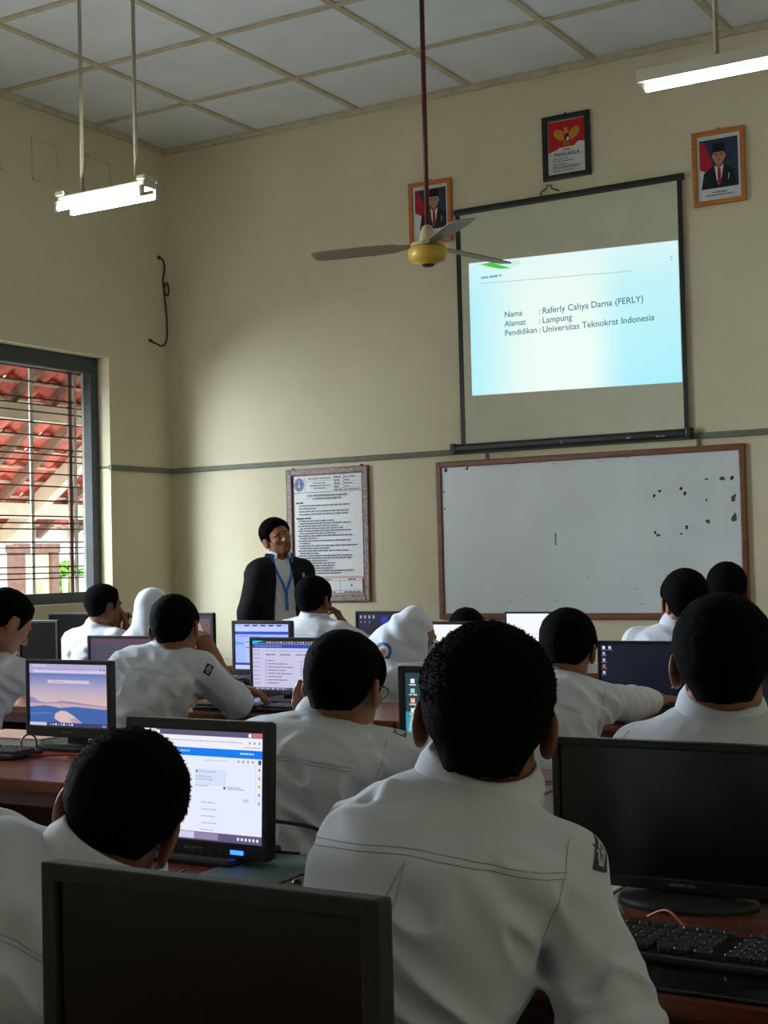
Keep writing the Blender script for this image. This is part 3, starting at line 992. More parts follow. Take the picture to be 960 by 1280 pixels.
ROWS = [  # y0, y1, spans, description
    (-8.95, -8.30, [(6.45, 7.62)], 'row'),
    (-7.815, -7.26, [(5.38, 6.48), (6.48, 7.70)], 'second row'),
    (-6.74, -6.04, [(3.95, 5.15), (5.15, 6.35), (6.35, 7.55)], 'third row'),
    (-5.17, -4.58, [(2.85, 4.0), (4.0, 5.2), (5.2, 6.5)], 'fourth row'),
    (-4.07, -3.60, [(1.60, 2.80), (2.80, 4.0), (4.0, 5.2), (5.2, 6.4)], 'fifth row'),
    (-3.04, -2.50, [(0.6, 1.70), (1.70, 3.0), (3.0, 4.15), (4.15, 5.3)], 'front row'),
]
DESC = [
    ['reddish brown desk under the large dark monitor nearest the viewer'],
    ['reddish brown desk under the old monitor showing a blue-barred web page', 'reddish brown desk with the keyboard and the round-footed dark monitor'],
    ['reddish brown desk under the screen with the dune landscape', 'reddish brown desk under the half hidden screen of desktop icons', 'reddish brown desk at the elbow of the broad boy by the room edge'],
    ['reddish brown desk under the dim purple screen', 'reddish brown desk with the black keyboard below the white table page', 'reddish brown desk under the wide navy blue screen'],
    ['reddish brown desk under the dark monitor before the boy by the window', 'reddish brown desk under the pale blue calendar screen', 'reddish brown desk that the girl slumps over',
     'reddish brown desk hidden behind the wide navy blue screen'],
    ['reddish brown desk by the corner under the far dark monitor', 'reddish brown desk before the teacher under the small picture screen', 'reddish brown desk under the black desktop screen beside the poster', 'reddish brown desk under the white screen below the whiteboard'],
]
for (y0, y1, spans, nm), ds in zip(ROWS, DESC):
    for (x0, x1), d in zip(spans, ds):
        desk(x0, x1, y0, y1, d, 'rows of computer desks')


# ---- what the screens show
def c_off(f, a, b, c, d):
    pass


W_ = (0.90, 0.91, 1.0)


def c_web(f, a, b, c, d):
    X = lambda u: a + u * (c - a)
    Z = lambda v: b + v * (d - b)
    r = lambda u0, v0, u1, v1, col: f.rc(X(u0), Z(v0), X(u1), Z(v1), col)
    r(0, 0, 1, 1, (0.80, 0.83, 0.98))
    r(0, .95, 1, 1, (0.10, 0.09, 0.17))
    r(0.02, .95, .19, 1, W_)
    f.el(X(.205), Z(.972), .004, .004, W_)
    f.el(X(.90), Z(.972), .004, .004, W_)
    r(.92, .957, .99, .995, (.55, .16, .20))
    r(0, .84, 1, .95, (.86, .85, .95))
    f.words(X(.3), X(.85), Z(.90), .0018, (.45, .45, .60), 1)
    for k in range(3):
        f.el(X(.90 + k * .035), Z(.905), .0022, .0026, (.30, .30, .42), 10)
    f.words(X(.86), X(.98), Z(.86), .002, (.5, .5, .6), 2)
    r(0, .765, 1, .84, (0.0, 0.20, 0.86))
    f.words(X(.30), X(.45), Z(.80), .003, (.35, .6, 1), 3)
    f.words(X(.83), X(.93), Z(.80), .003, (.5, .75, 1), 4)
    r(0, .08, 1, .765, (.79, .83, .99))
    f.words(X(.56), X(.74), Z(.725), .0018, (.55, .6, .72), 5)
    for k in range(4):
        f.el(X(.82 + k * .035), Z(.735), .0022, .0026, (.3, .32, .42), 10)
    f.el(X(.975), Z(.735), .004, .005, (.08, .08, .14), 12)
    r(.5, .50, .73, .65, (.66, .75, .97))
    f.el(X(.51), Z(.625), .0022, .0026, (.1, .1, .2), 10)
    for k, (u, v, e) in enumerate(((.52, .62, .66), (.5, .575, .62), (.5, .55, .63), (.5, .49, .60), (.73, .49, .84), (.74, .475, .87))):
        f.words(X(u), X(e), Z(v), .0022, (.42, .48, .62), 10 + k)
    f.el(X(.72), Z(.485), .0028, .0028, (.1, .1, .2), 10)
    r(.86, .37, .90, .40, (.45, .68, .86))
    for k in range(5):
        f.words(X(.55), X(.55 + .10 + .02 * (k % 2)), Z(.34 - k * .062), .0022, (.45, .5, .62), 20 + k)
    for k in range(5):
        f.el(X(.975), Z(.67 - k * .075), .0026, .003, [(.2, .25, .5), (.6, .3, .2), (.6, .45, .1), (.2, .3, .5), (.3, .35, .6)][k], 10)
    f.rc(X(.948), Z(.37), X(.951), Z(.72), (.55, .58, .70))
    r(0, 0, 1, .075, (.12, .10, .22))
    r(.3, 0.01, .5, .07, (.62, .60, .80))
    r(.5, .01, .68, .07, (.30, .24, .42))
    for k in range(6):
        f.rc(X(.82 + k * .028), Z(.025), X(.835 + k * .028), Z(.05), (.8, .8, .9))


def c_dune(f, a, b, c, d):
    X = lambda u: a + u * (c - a)
    Z = lambda v: b + v * (d - b)
    n = 14
    top, mid, low = Vector((.11, .19, .48)), Vector((.48, .40, .54)), Vector((.74, .50, .44))
    f.n += 1
    for k in range(n):
        v0, v1 = .30 + .55 * k / n, .30 + .55 * (k + 1) / n
        cl = lambda v: tuple(low.lerp(mid, min(1, (v - .30) / .28)) if v < .58 else mid.lerp(top, min(1, (v - .58) / .27)))
        f.pg([(X(0), Z(v0)), (X(1), Z(v0)), (X(1), Z(v1)), (X(0), Z(v1))], [cl(v0), cl(v0), cl(v1), cl(v1)], False)
    lav = (.40, .33, .52)
    f.pg([(X(0), Z(.28)), (X(0), Z(.46)), (X(.05), Z(.45)), (X(.12), Z(.39)), (X(.2), Z(.375)), (X(.33), Z(.385)), (X(.40), Z(.41)), (X(.55), Z(.40)), (X(.7), Z(.375)), (X(1), Z(.34)), (X(1), Z(.26))], (.30, .24, .42))
    f.pg([(X(0), Z(.30)), (X(0), Z(.36)), (X(.2), Z(.36)), (X(.42), Z(.375)), (X(.6), Z(.36)), (X(1), Z(.33)), (X(1), Z(.25))], (.52, .38, .48))
    blue = (.05, .13, .40)
    f.pg([(X(0), Z(.06)), (X(0), Z(.30)), (X(.22), Z(.33)), (X(.38), Z(.295)), (X(.60), Z(.32)), (X(1), Z(.29)), (X(1), Z(.06))], blue)
    f.pg([(X(0), Z(.17)), (X(.3), Z(.20)), (X(.28), Z(.22)), (X(0), Z(.20))], (.09, .19, .48))
    f.pg([(X(.40), Z(.06)), (X(.32), Z(.12)), (X(.33), Z(.20)), (X(.40), Z(.25)), (X(.47), Z(.245)), (X(.56), Z(.18)), (X(.68), Z(.06))], (.66, .50, .48))
    f.pg([(X(.54), Z(.06)), (X(.52), Z(.13)), (X(.60), Z(.14)), (X(.68), Z(.06))], (.42, .34, .50))
    f.rc(X(.22), Z(.325), X(.40), Z(.345), (.62, .46, .52))
    f.rc(X(0), Z(.85), X(1), Z(1), (.44, .40, .66))
    f.rc(X(0.05), Z(.86), X(.97), Z(.90), (.66, .58, .82))
    f.rc(X(.04), Z(.955), X(.22), Z(.985), (.62, .52, .78))
    f.words(X(.1), X(.7), Z(.915), .0016, (.30, .26, .48), 3)
    for k in range(2):
        f.el(X(.91 + k * .05), Z(.92), .0025, .003, (.12, .10, .2), 10)
    f.rc(X(.24), Z(.69), X(.77), Z(.745), (.60, .54, .72))
    f.words(X(.30), X(.44), Z(.712), .0022, (.36, .32, .5), 4)
    f.rc(X(0), Z(0), X(1), Z(.06), (.05, .05, .14))
    f.rc(X(.0), Z(.005), X(.22), Z(.055), (.60, .55, .78))
    for k in range(9):
        f.rc(X(.26 + k * .035), Z(.015), X(.28 + k * .035), Z(.045), [(.2, .25, .6), (.5, .4, .6), (.8, .8, .9)][k % 3])
    f.rc(X(.93), Z(.015), X(.98), Z(.04), (.3, .3, .5))


def c_purple(f, a, b, c, d):
    X = lambda u: a + u * (c - a)
    Z = lambda v: b + v * (d - b)
    f.rc(X(0), Z(0), X(1), Z(1), (.055, .045, .085))
    f.rc(X(0), Z(.93), X(1), Z(1), (.11, .045, .075))
    f.rc(X(0), Z(.80), X(1), Z(.93), (.065, .05, .10))
    f.rc(X(.30), Z(.04), X(.45), Z(.22), (.03, .07, .24))
    for k in range(8):
        f.words(X(.1), X(.85), Z(.72 - k * .075), .003, (.085, .07, .12), k)


def c_cal(f, a, b, c, d):
    X = lambda u: a + u * (c - a)
    Z = lambda v: b + v * (d - b)
    f.rc(X(0), Z(0), X(1), Z(1), (.36, .48, .96))
    f.rc(X(0), Z(.94), X(1), Z(1), (.42, .52, .92))
    for k in range(5):
        f.rc(X(.18 + .15 * k), Z(.95), X(.27 + .15 * k), Z(.985), (.06, .06, .16))
    f.rc(X(0), Z(.84), X(1), Z(.94), (.52, .60, .98))
    f.rc(X(0), Z(.77), X(1), Z(.835), (.015, .06, .66))
    f.words(X(.04), X(.5), Z(.72), .004, (.20, .26, .62), 1)
    f.rc(X(0), Z(.54), X(.17), Z(.60), (.10, .40, .90))
    f.rc(X(.17), Z(.15), X(.96), Z(.68), (.44, .55, .98))
    for k in range(7):
        f.rc(X(.17 + k * .13), Z(.15), X(.172 + k * .13), Z(.66), (.22, .30, .72))
    for k in range(6):
        f.rc(X(.17), Z(.15 + k * .10), X(.96), Z(.152 + k * .10), (.22, .30, .72))
    for k in range(8):
        f.words(X(.20 + (k % 4) * .13), X(.27 + (k % 4) * .13), Z(.47 + (k // 4) * .12), .005, (.12, .16, .5), k)
    f.rc(X(0), Z(.09), X(1), Z(.14), (.02, .05, .26))
    f.rc(X(0), Z(0), X(1), Z(.09), (.55, .62, .95))


def c_table(f, a, b, c, d):
    X = lambda u: a + u * (c - a)
    Z = lambda v: b + v * (d - b)
    f.rc(X(0), Z(0), X(1), Z(1), (.58, .55, .78))
    f.rc(X(0), Z(.935), X(1), Z(1), (.05, .05, .07))
    f.pg([(X(0), Z(.93)), (X(.16), Z(.99)), (X(.16), Z(1)), (X(0), Z(1))], (.0, .55, .80))
    for k in range(18):
        f.rc(X(.22 + k * .042), Z(.95), X(.24 + k * .042), Z(.98), [(.6, .5, .5), (.7, .7, .75), (.3, .3, .4), (.5, .35, .3)][k % 4])
    f.rc(X(0), Z(.85), X(1), Z(.93), (.02, .06, .46))
    f.words(X(.04), X(.45), Z(.88), .003, (.3, .36, .8), 9)
    f.words(X(.2), X(.82), Z(.785), .003, (.36, .34, .5), 1)
    for (u0, u1) in ((.2, .36), (.42, .58), (.66, .86)):
        f.words(X(u0), X(u1), Z(.705), .0045, (.12, .12, .22), int(u0 * 100))
    for k in range(9):
        f.words(X(.02), X(.12), Z(.80 - k * .085), .0035, (.30, .28, .45), 40 + k)
    for k in range(8):
        z = .585 - k * .065
        f.rc(X(.205), Z(z - .008), X(.215), Z(z + .022), (.08, .08, .14))
        f.words(X(.24), X(.24 + (.1, .30, .40, .26, .38, .22, .30, .16)[k]), Z(z), .004, (.16, .16, .28), 60 + k)
    for k in range(5):
        z = .57 - k * .065
        f.rc(X(.735), Z(z - .008), X(.748), Z(z + .022), (.08, .08, .14))
        f.words(X(.77), X(.93), Z(z), .003, (.30, .28, .42), 80 + k)
    f.rc(X(0), Z(0), X(1), Z(.05), (.07, .06, .12))
    for k in range(12):
        f.rc(X(.06 + k * .04), Z(.01), X(.085 + k * .04), Z(.04), [(.6, .6, .7), (.3, .25, .4)][k % 2])


def c_small(f, a, b, c, d):
    X = lambda u: a + u * (c - a)
    Z = lambda v: b + v * (d - b)
    f.rc(X(0), Z(0), X(1), Z(1), (.03, .02, .022))
    f.rc(X(.45), Z(.12), X(.95), Z(.9), (.12, .06, .06))
    f.el(X(.66), Z(.55), .03, .05, (.30, .24, .24), 14)
    f.pg([(X(.52), Z(.15)), (X(.62), Z(.42)), (X(.75), Z(.42)), (X(.82), Z(.15))], (.22, .20, .22))


def c_black_desk(f, a, b, c, d):
    X = lambda u: a + u * (c - a)
    Z = lambda v: b + v * (d - b)
    f.rc(X(0), Z(0), X(1), Z(1), (.004, .004, .008))
    f.rc(X(0), Z(.55), X(1), Z(1), (.004, .005, .022))
    for k in range(4):
        f.rc(X(.05 + k * .09), Z(.84), X(.085 + k * .09), Z(.93), (.35, .38, .55))
    for k in range(3):
        f.rc(X(.05 + k * .09), Z(.70), X(.085 + k * .09), Z(.76), (.12, .13, .25))
    f.el(X(.56), Z(.80), .026, .020, (.01, .02, .42), 18)
    f.words(X(.2), X(.5), Z(.22), .004, (.12, .12, .14), 3)


def c_white(f, a, b, c, d):
    X = lambda u: a + u * (c - a)
    Z = lambda v: b + v * (d - b)
    f.rc(X(0), Z(0), X(1), Z(1), (.92, .93, 1.0))
    f.rc(X(0), Z(0), X(1), Z(.05), (.25, .25, .35))
    for k in range(4):
        f.words(X(.1), X(.7), Z(.5 - k * .09), .004, (.70, .72, .85), k)


def c_icons(f, a, b, c, d):
    X = lambda u: a + u * (c - a)
    Z = lambda v: b + v * (d - b)
    f.rc(X(0), Z(0), X(1), Z(1), (.02, .05, .06))
    f.pg([(X(0), Z(.10)), (X(.0), Z(.50)), (X(.3), Z(.52)), (X(.7), Z(.44)), (X(1), Z(.36)), (X(1), Z(.1))], (.04, .28, .40))
    f.pg([(X(.02), Z(.24)), (X(.05), Z(.44)), (X(.16), Z(.50)), (X(.2), Z(.36))], (.25, .55, .68))
    cs = [(.75, .8, .85), (.35, .62, .75), (.82, .5, .4), (.8, .8, .8), (.75, .55, .2), (.5, .65, .85), (.85, .6, .25)]
    k = 0
    for i in range(5):
        for j in range(7):
            if (i > 2 and j > 2) or (i > 1 and j > 3):
                continue
            u, v = .055 + i * .105, .91 - j * .125
            f.rc(X(u), Z(v - .045), X(u + .042), Z(v + .012), cs[(i * 3 + j) % 7])
            f.words(X(u - .015), X(u + .065), Z(v - .075), .004, (.55, .6, .6), k)
            k += 1
    f.rc(X(0), Z(0), X(1), Z(.055), (.03, .04, .05))
    f.rc(X(.02), Z(.01), X(.05), Z(.045), (.6, .5, .2))


def c_navy(f, a, b, c, d):
    X = lambda u: a + u * (c - a)
    Z = lambda v: b + v * (d - b)
    n = 10
    f.n += 1
    for i in range(n):
        u0, u1 = i / n, (i + 1) / n
        cc = lambda u, v: tuple(Vector((.002, .003, .010)) * (1.35 - .55 * u) + Vector((0, .0005, .006)) * (v * (1 - u)))
        f.pg([(X(u0), Z(0)), (X(u1), Z(0)), (X(u1), Z(1)), (X(u0), Z(1))], [cc(u0, 0), cc(u1, 0), cc(u1, 1), cc(u0, 1)], False)
    for (u, v, cl) in ((.04, .93, (.75, .78, .9)), (.105, .93, (.55, .58, .7)), (.04, .83, (.35, .38, .5)), (.04, .72, (.4, .42, .5)), (.04, .62, (.5, .12, .12)), (.04, .51, (.45, .48, .55))):
        f.rc(X(u - .014), Z(v - .024), X(u + .014), Z(v + .024), cl)
        f.words(X(u - .025), X(u + .03), Z(v - .045), .0025, (.22, .24, .34), int(u * 100 + v * 10))
    f.rc(X(.74), Z(.27), X(.75), Z(.285), (.6, .6, .6))


def c_edge(f, a, b, c, d):
    X = lambda u: a + u * (c - a)
    Z = lambda v: b + v * (d - b)
    f.rc(X(0), Z(0), X(1), Z(1), (.006, .006, .012))
    f.rc(X(0), Z(.25), X(1), Z(.60), (.02, .022, .03))
    f.el(X(.06), Z(.62), .013, .010, (.0, .02, .85), 18)
    f.el(X(.055), Z(.62), .006, .005, (.1, .3, 1.0), 14)


MON = []


def monitor(name, px, py, W, Hh, top, content, label, yaw=0.0, tilt=0.0, base='disc', bez=(.016, .016, .022), shell='black', led=None, depth=.045, brand=True):
    """px, py: position of the screen face; top: height of the top edge above the desk"""
    w = root('computer_monitor', (px, py, TZ), yaw, label, 'monitor', 'computer monitors on the desks')
    bot = top - Hh
    T = Matrix.Translation((0, 0, (top + bot) / 2)) @ Matrix.Rotation(-tilt, 4, 'X')
    hw, hh = W / 2, Hh / 2
    bs, bt, bb = bez
    mb = MB()
    mb.M = T
    # bezel: four bars in front of the shell
    y0, y1 = -0.004, 0.016
    mb.b2((-hw, y0, -hh), (-hw + bs, y1, hh), .003)
    mb.b2((hw - bs, y0, -hh), (hw, y1, hh), .003)
    mb.b2((-hw + bs - .004, y0 + .0004, hh - bt), (hw - bs + .004, y1, hh), .003)
    mb.b2((-hw + bs - .004, y0 + .0004, -hh), (hw - bs + .004, y1, -hh + bb), .003)
    o = mb.build('bezel', MT[shell], w)
    mb = MB(); mb.M = T
    mb.b2((-hw + .002, 0.014, -hh + .002), (hw - .002, 0.030, hh - .002), .006)
    mb.b2((-hw * .72, 0.028, -hh * .75), (hw * .72, depth, hh * .70), .014)
    mb.build('rear_shell', MT[shell], w)
    a, b, c, d = -hw + bs, -hh + bb, hw - bs, hh - bt
    mb = MB(); mb.M = T
    mb.b2((a - .003, 0.003, b - .003), (c + .003, 0.012, d + .003))
    mb.build('screen_panel', MT['glass'], w)
    if content is not c_off:
        f = Flat(0.00008)
        content(f, a, b, c, d)
        f.v = [tuple(T @ Vector((v[0], v[1] + .0028, v[2]))) for v in f.v]
        f.build('screen_image', MT['display'], w)
    if brand:
        f = Flat(0.0001)
        f.words(-.022, .022, -hh + bb * .42, .005, lin(96, 96, 98), int(px * 10))
        f.v = [tuple(T @ Vector((v[0], v[1] - .0042, v[2]))) for v in f.v]
        f.build('lettering', MT['print'], w)
    if led:
        mb = MB(); mb.M = T
        mb.b2((hw - .085, -.006, -hh + bb * .30), (hw - .055, -.003, -hh + bb * .30 + .008), .001)
        mb.build('power_light', MT['blue_led'], w)
        mb = MB(); mb.M = T
        for k in range(4):
            mb.b2((hw - .115 - k * .022, -.0055, -hh + .006), (hw - .103 - k * .022, -.003, -hh + .010), .0008)
        mb.build('button_row', MT['keys'], w)
    # neck and foot
    nw = .030 if base == 'disc' else .034
    mb = MB()
    mb.b2((-nw, .030, .008), (nw, .058, bot + .09), .006)
    if base == 'cable':
        for k in range(6):
            mb.b2((nw, .030, .012 + k * .012), (nw + .008, .05, .018 + k * .012), .002)
    mb.build('stand_neck', MT[shell], w)
    if base == 'disc':
        MB().lathe([(.115, 0), (.118, .004), (.112, .012), (.06, .018), (.0, .020)], (0, .022, 0), 40, sy=.72).build('stand_foot', MT['blackmat'], w)
    else:
        MB().box((0, .05, .008), (.22, .17, .016), .007).build('stand_foot', MT['blackmat'], w)
    # cable hanging behind
    MB().tube(smooth_path([(.02, depth, bot + .06), (.03, depth + .022, bot + .02), (.045, depth + .025, .03), (.09, depth + .024, .006), (.16, depth + .02, .005)]), .0035, 6).build('power_cable', MT['wire'], w)
    return w


# keyboard and mouse prototypes
def make_keyboard(loc, rz, label):
    w = root('keyboard', loc, rz, label, 'keyboard', 'black keyboards on the desks')
    MB().b2((-.225, -.075, 0), (.225, .075, .016), .006).build('case', MT['black'], w)
    mb = MB()
    rows = [(.062, 1), (.034, 0), (.014, 0), (-.006, 0), (-.026, 0), (-.048, 2)]
    for (y, t) in rows:
        if t == 1:
            xs = [(-.212 + i * .0205 + (i > 0) * .010 + (i > 4) * .008 + (i > 8) * .008, .017) for i in range(13)] + [(.100 + i * .0200, .017) for i in range(3)]
        elif t == 2:
            xs = [(-.210, .024), (-.182, .02), (-.158, .02), (-.078, .118), (.004, .02), (.028, .02), (.060, .024)] + [(.100 + i * .0200, .017) for i in range(3)]
        else:
            xs = [(-.212 + i * .0205, .0175) for i in range(14)] + [(.100 + i * .0200, .017) for i in range(3)]
        for (x, wd) in xs:
            mb.box((x, y, .020), (wd, .0165, .010), .002, seg=1)
        if t != 1:
            for i in range(4):
                mb.box((.162 + i * .0165, y, .020), (.0145, .0165, .010), .002, seg=1)
    mb.build('key_field', MT['keys'], w)
    MB().b2((.160, .052, .0155), (.218, .070, .0168)).build('indicator_strip', MT['blackmat'], w)
    MB().tube(smooth_path([(0, .074, .008), (.01, .10, .006), (.04, .14, .004), (.03, .19, .004)]), .0022, 6).build('cord', MT['wire'], w)
    return w


def copy_tree(o, parent=None, loc=None, rz=None, label=None):
    c = o.copy()
    COL.objects.link(c)
    if parent is not None:
        c.parent = parent
    else:
        c.location = loc
        c.rotation_euler = (0, 0, rz)
        c['label'] = label
    for ch in o.children:
        copy_tree(ch, c)
    return c


def make_mouse(loc, rz, label):
    w = root('mouse', loc, rz, label, 'mouse', 'computer mice on the desks')
    mb = MB()
    prof = []
    n, m_ = 14, 8
    vs, fs = [], []
    for j in range(m_ + 1):
        t = j / m_ * PI / 2
        for i in range(n):
            a_ = 2 * PI * i / n
            vs.append((.030 * math.cos(t) * math.cos(a_), .054 * math.cos(t) * math.sin(a_) * (1.0 if math.sin(a_) > 0 else .95), .034 * math.sin(t)))
    for j in range(m_):
        for i in range(n):
            fs.append((j * n + i, j * n + (i + 1) % n, (j + 1) * n + (i + 1) % n, (j + 1) * n + i))
    fs.append(tuple(range(n))[::-1])
    mb.add(vs, fs, 0, True)
    mb.build('shell', MT['blackmat'], w)
    MB().tube([(-.004, .028, .030), (.004, .028, .030)], .008, 10).build('scroll_wheel', MT['keys'], w)
    MB().tube(smooth_path([(0, .052, .010), (.01, .08, .004), (-.02, .13, .0035), (.02, .20, .0035)]), .002, 6).build('cord', MT['wire'], w)
    return w


WIDE = dict(W=.44, Hh=.255)
monitor('a', 6.852, -8.40, .452, .232, .240, c_off, 'large dark switched-off monitor with a thick dusty top, nearest the viewer', bez=(.022, .022, .03), shell='blackmat', depth=.09)
monitor('b', 6.057, -7.40, .352, .262, .275, c_web, 'old square monitor showing a web page with a blue bar and blue power light', tilt=R(3), base='plate', bez=(.014, .022, .030), led=True, depth=.10)
monitor('c', 7.022, -7.35, .452, .245, .267, c_off, 'dark switched-off wide monitor on a round foot beside the big boy', bez=(.013, .014, .022))
monitor('d', 4.618, -6.22, .357, .245, .285, c_dune, 'monitor showing a desert dune landscape under a search page', base='plate', bez=(.013, .014, .034))
monitor('e', 5.995, -6.20, .345, .262, .285, c_icons, 'monitor of colourful desktop icons half hidden behind the big boy\'s head', base='plate', bez=(.020, .018, .03))
monitor('f', 7.022, -6.25, .38, .262, .29, c_edge, 'dark monitor with a small blue spot, cut off behind the broad boy', base='plate')
monitor('g', 3.527, -4.72, .385, .262, .270, c_purple, 'dim purple monitor behind the dune landscape screen', base='plate', bez=(.013, .013, .034))
monitor('h', 4.418, -4.72, .358, .240, .268, c_table, 'monitor showing a lilac table page with a dark blue bar', base='plate', bez=(.013, .014, .022))
monitor('i', 5.972, -4.66, .385, .245, .262, c_navy, 'wide monitor with an almost empty navy blue desktop', bez=(.009, .010, .018))
monitor('j', 2.053, -3.72, .30, .26, .292, c_off, 'black switched-off monitor below the window sill, the nearer of two', base='plate')
monitor('k', 3.590, -3.73, .367, .275, .290, c_cal, 'monitor showing a pale blue calendar page in front of the teacher', base='plate', bez=(.018, .018, .03))
monitor('l', 4.706, -3.77, .36, .26, .288, c_white, 'bright white monitor lit behind the slumped girl in the white headscarf', base='plate', bez=(.014, .014, .03))
monitor('n', 1.382, -2.75, .365, .26, .292, c_off, 'black switched-off monitor below the window sill, the farther of two', base='plate')
monitor('o', 2.30, -2.66, .335, .255, .287, c_small, 'small dark monitor with a picture, glimpsed past the boy touching his ear', base='plate')
monitor('p', 3.620, -2.60, .345, .25, .290, c_black_desk, 'black desktop monitor with a blue dot below the rules poster', base='plate', bez=(.012, .012, .05))
monitor('q', 4.622, -2.70, .345, .26, .288, c_white, 'bright white monitor just below the whiteboard frame', base='plate', bez=(.010, .010, .03))

kb = make_keyboard((7.105, -7.625, TZ), R(-2), 'black keyboard in front of the round-footed dark monitor')
mo = None
KBS = [
    (4.395, -6.42, R(6), 'black keyboard in front of the dune landscape screen'),
    (4.45, -5.02, R(2), 'black keyboard below the lilac table page'),
    (6.07, -7.68, R(0), 'black keyboard in front of the old square monitor'),
    (5.98, -6.46, R(-3), 'black keyboard before the boy with glasses'),
    (7.00, -6.50, R(0), 'black keyboard before the broad boy'),
    (5.79, -4.95, R(0), 'black keyboard in front of the navy blue screen'),
    (3.56, -5.00, R(0), 'black keyboard below the dim purple screen'),
    (3.60, -3.98, R(0), 'black keyboard below the pale blue calendar screen'),
    (2.05, -3.97, R(0), 'black keyboard below the nearer dark monitor by the window'),
    (1.38, -2.98, R(0), 'black keyboard below the farther dark monitor by the window'),
    (3.62, -2.90, R(0), 'black keyboard below the black desktop screen'),
    (2.30, -2.92, R(0), 'black keyboard below the small picture screen'),
]
for (x, y, rz, lb) in KBS:
    copy_tree(kb, None, (x, y, TZ), rz, lb)
ms = make_mouse((4.86, -6.24, TZ), R(20), 'dark mouse beside the dune landscape screen')
for (x, y, rz, lb) in [(6.42, -7.62, R(-8), 'dark mouse beside the old square monitor'), (4.78, -5.03, R(5), 'dark mouse beside the keyboard below the lilac table page'),
                       (6.30, -6.42, R(0), 'dark mouse at the hand of the boy with glasses'), (6.30, -4.93, R(0), 'dark mouse at the hand of the boy before the navy screen'),
                       (7.34, -6.50, R(0), 'dark mouse on the desk of the broad boy')]:
    copy_tree(ms, None, (x, y, TZ), rz, lb)

# ---- small things on the desks
mb = MB()
mb.b2((-.235, -.048, 0), (.235, .048, .006), .003)
tag(mb.build('wrist_pad', MT['glass'], None, (7.10, -7.762, TZ)), 'glossy black wrist pad before the keyboard of the round-footed monitor', 'desk pad')
tag(MB().b2((-.09, -.12, 0), (.09, .12, .003), .001).build('mouse_pad', mat('pad_rubber', lin(70, 92, 88), .6, var=.1), None, (6.225, -7.40, TZ), (0, 0, R(4))), 'grey green mouse pad beside the foot of the old square monitor', 'mouse pad')
gr = root('cable_grommet', (6.312, -7.39, TZ), 0, 'round black cable grommet in the desk beside the old square monitor', 'cable grommet')
MB().lathe([(.030, 0), (.030, .002), (.022, .003), (.022, .0005), (0, .0005)], seg=24).build('ring', MT['black'], gr)
tag(MB().tube(smooth_path([(6.20, -7.35, .78), (6.27, -7.31, .765), (6.33, -7.30, .735), (6.325, -7.34, .71), (6.312, -7.39, .705)]), .004, 6).build('monitor_cable', MT['wire']), 'black cable looping into the desk beside the old square monitor', 'cable')
pp = MB().b2((-.065, -.12, 0), (.065, .12, .004), .001)
tag(pp.build('paper_sheet', MT['paper'], None, (6.825, -7.36, TZ), (0, 0, R(3))), 'white sheet of paper under the round-footed dark monitor', 'paper')
tag(MB().b2((-.12, -.10, 0), (.12, .10, .003), .001).build('paper_sheet', MT['paper'], None, (6.245, -4.67, TZ), (0, 0, R(-4))), 'white sheet of paper under the navy blue screen', 'paper')
tag(MB().tube(smooth_path([(7.00, -7.455, .704), (7.04, -7.475, .722), (7.08, -7.50, .706), (7.12, -7.51, .704)]), .0024, 6).build('orange_cable', MT['orangewire']), 'short orange cable lying behind the keyboard of the round-footed monitor', 'cable')
tag(MB().tube(smooth_path([(7.20, -7.50, .706), (7.22, -7.45, .712), (7.27, -7.36, .722), (7.36, -7.30, .72), (7.45, -7.28, .705)]), .0045, 6).build('black_cable', MT['wire']), 'black cable running across the desk from the round-footed monitor', 'cable')
tag(MB().tube(smooth_path([(7.20, -7.27, .80), (7.22, -7.25, .77), (7.215, -7.27, .735), (7.22, -7.28, .704)]), .0045, 6).build('video_cable', MT['wire']), 'thick black cable dropping behind the round-footed dark monitor', 'cable')
bk = root('book', (4.32, -6.12, TZ), R(2), 'pale brown book lying behind the keyboard of the dune screen', 'book')
MB().b2((-.16, -.09, .003), (.16, .09, .024), .001).build('pages', MT['paper'], bk)
MB().b2((-.165, -.095, 0), (.165, .095, .003)).b2((-.165, -.095, .024), (.165, .095, .028), .001).b2((-.166, -.095, 0), (-.160, .095, .028)).build('cover', MT['pinkbook'], bk)
tag(MB().tube(smooth_path([(4.62, -6.40, .706), (4.72, -6.36, .708), (4.80, -6.34, .712), (4.86, -6.28, .706)]), .0035, 6).build('red_cable', MT['redwire']), 'bright red cable on the desk of the dune screen', 'cable')
tag(MB().tube(smooth_path([(4.525, -6.33, .704), (4.52, -6.325, .74), (4.535, -6.31, .757), (4.555, -6.30, .745), (4.56, -6.30, .704)]), .003, 6).build('looped_cable', MT['wire']), 'thin black cable standing in a loop before the dune screen', 'cable')
tag(MB().lathe([(.0, -.030), (.02, -.024), (.030, 0), (.02, .024), (0, .030)], (0, 0, .03), 20).build('red_ball', MT['redball'], None, (2.75, -3.85, TZ)), 'small red ball on the desk below the window', 'ball')
tag(MB().b2((-.05, -.03, 0), (.05, .03, .09), .004).build('yellow_carton', MT['yellowbox'], None, (3.92, -4.72, TZ)), 'small yellow carton beside the dim purple screen', 'carton')
# ================================================================== PEOPLE: distance-field bodies
def V3(*a):
    return np.array(a if len(a) > 1 else a[0], dtype=np.float64)


_LAT = np.random.RandomState(5).uniform(-1, 1, (32, 32, 32)).astype(np.float32)


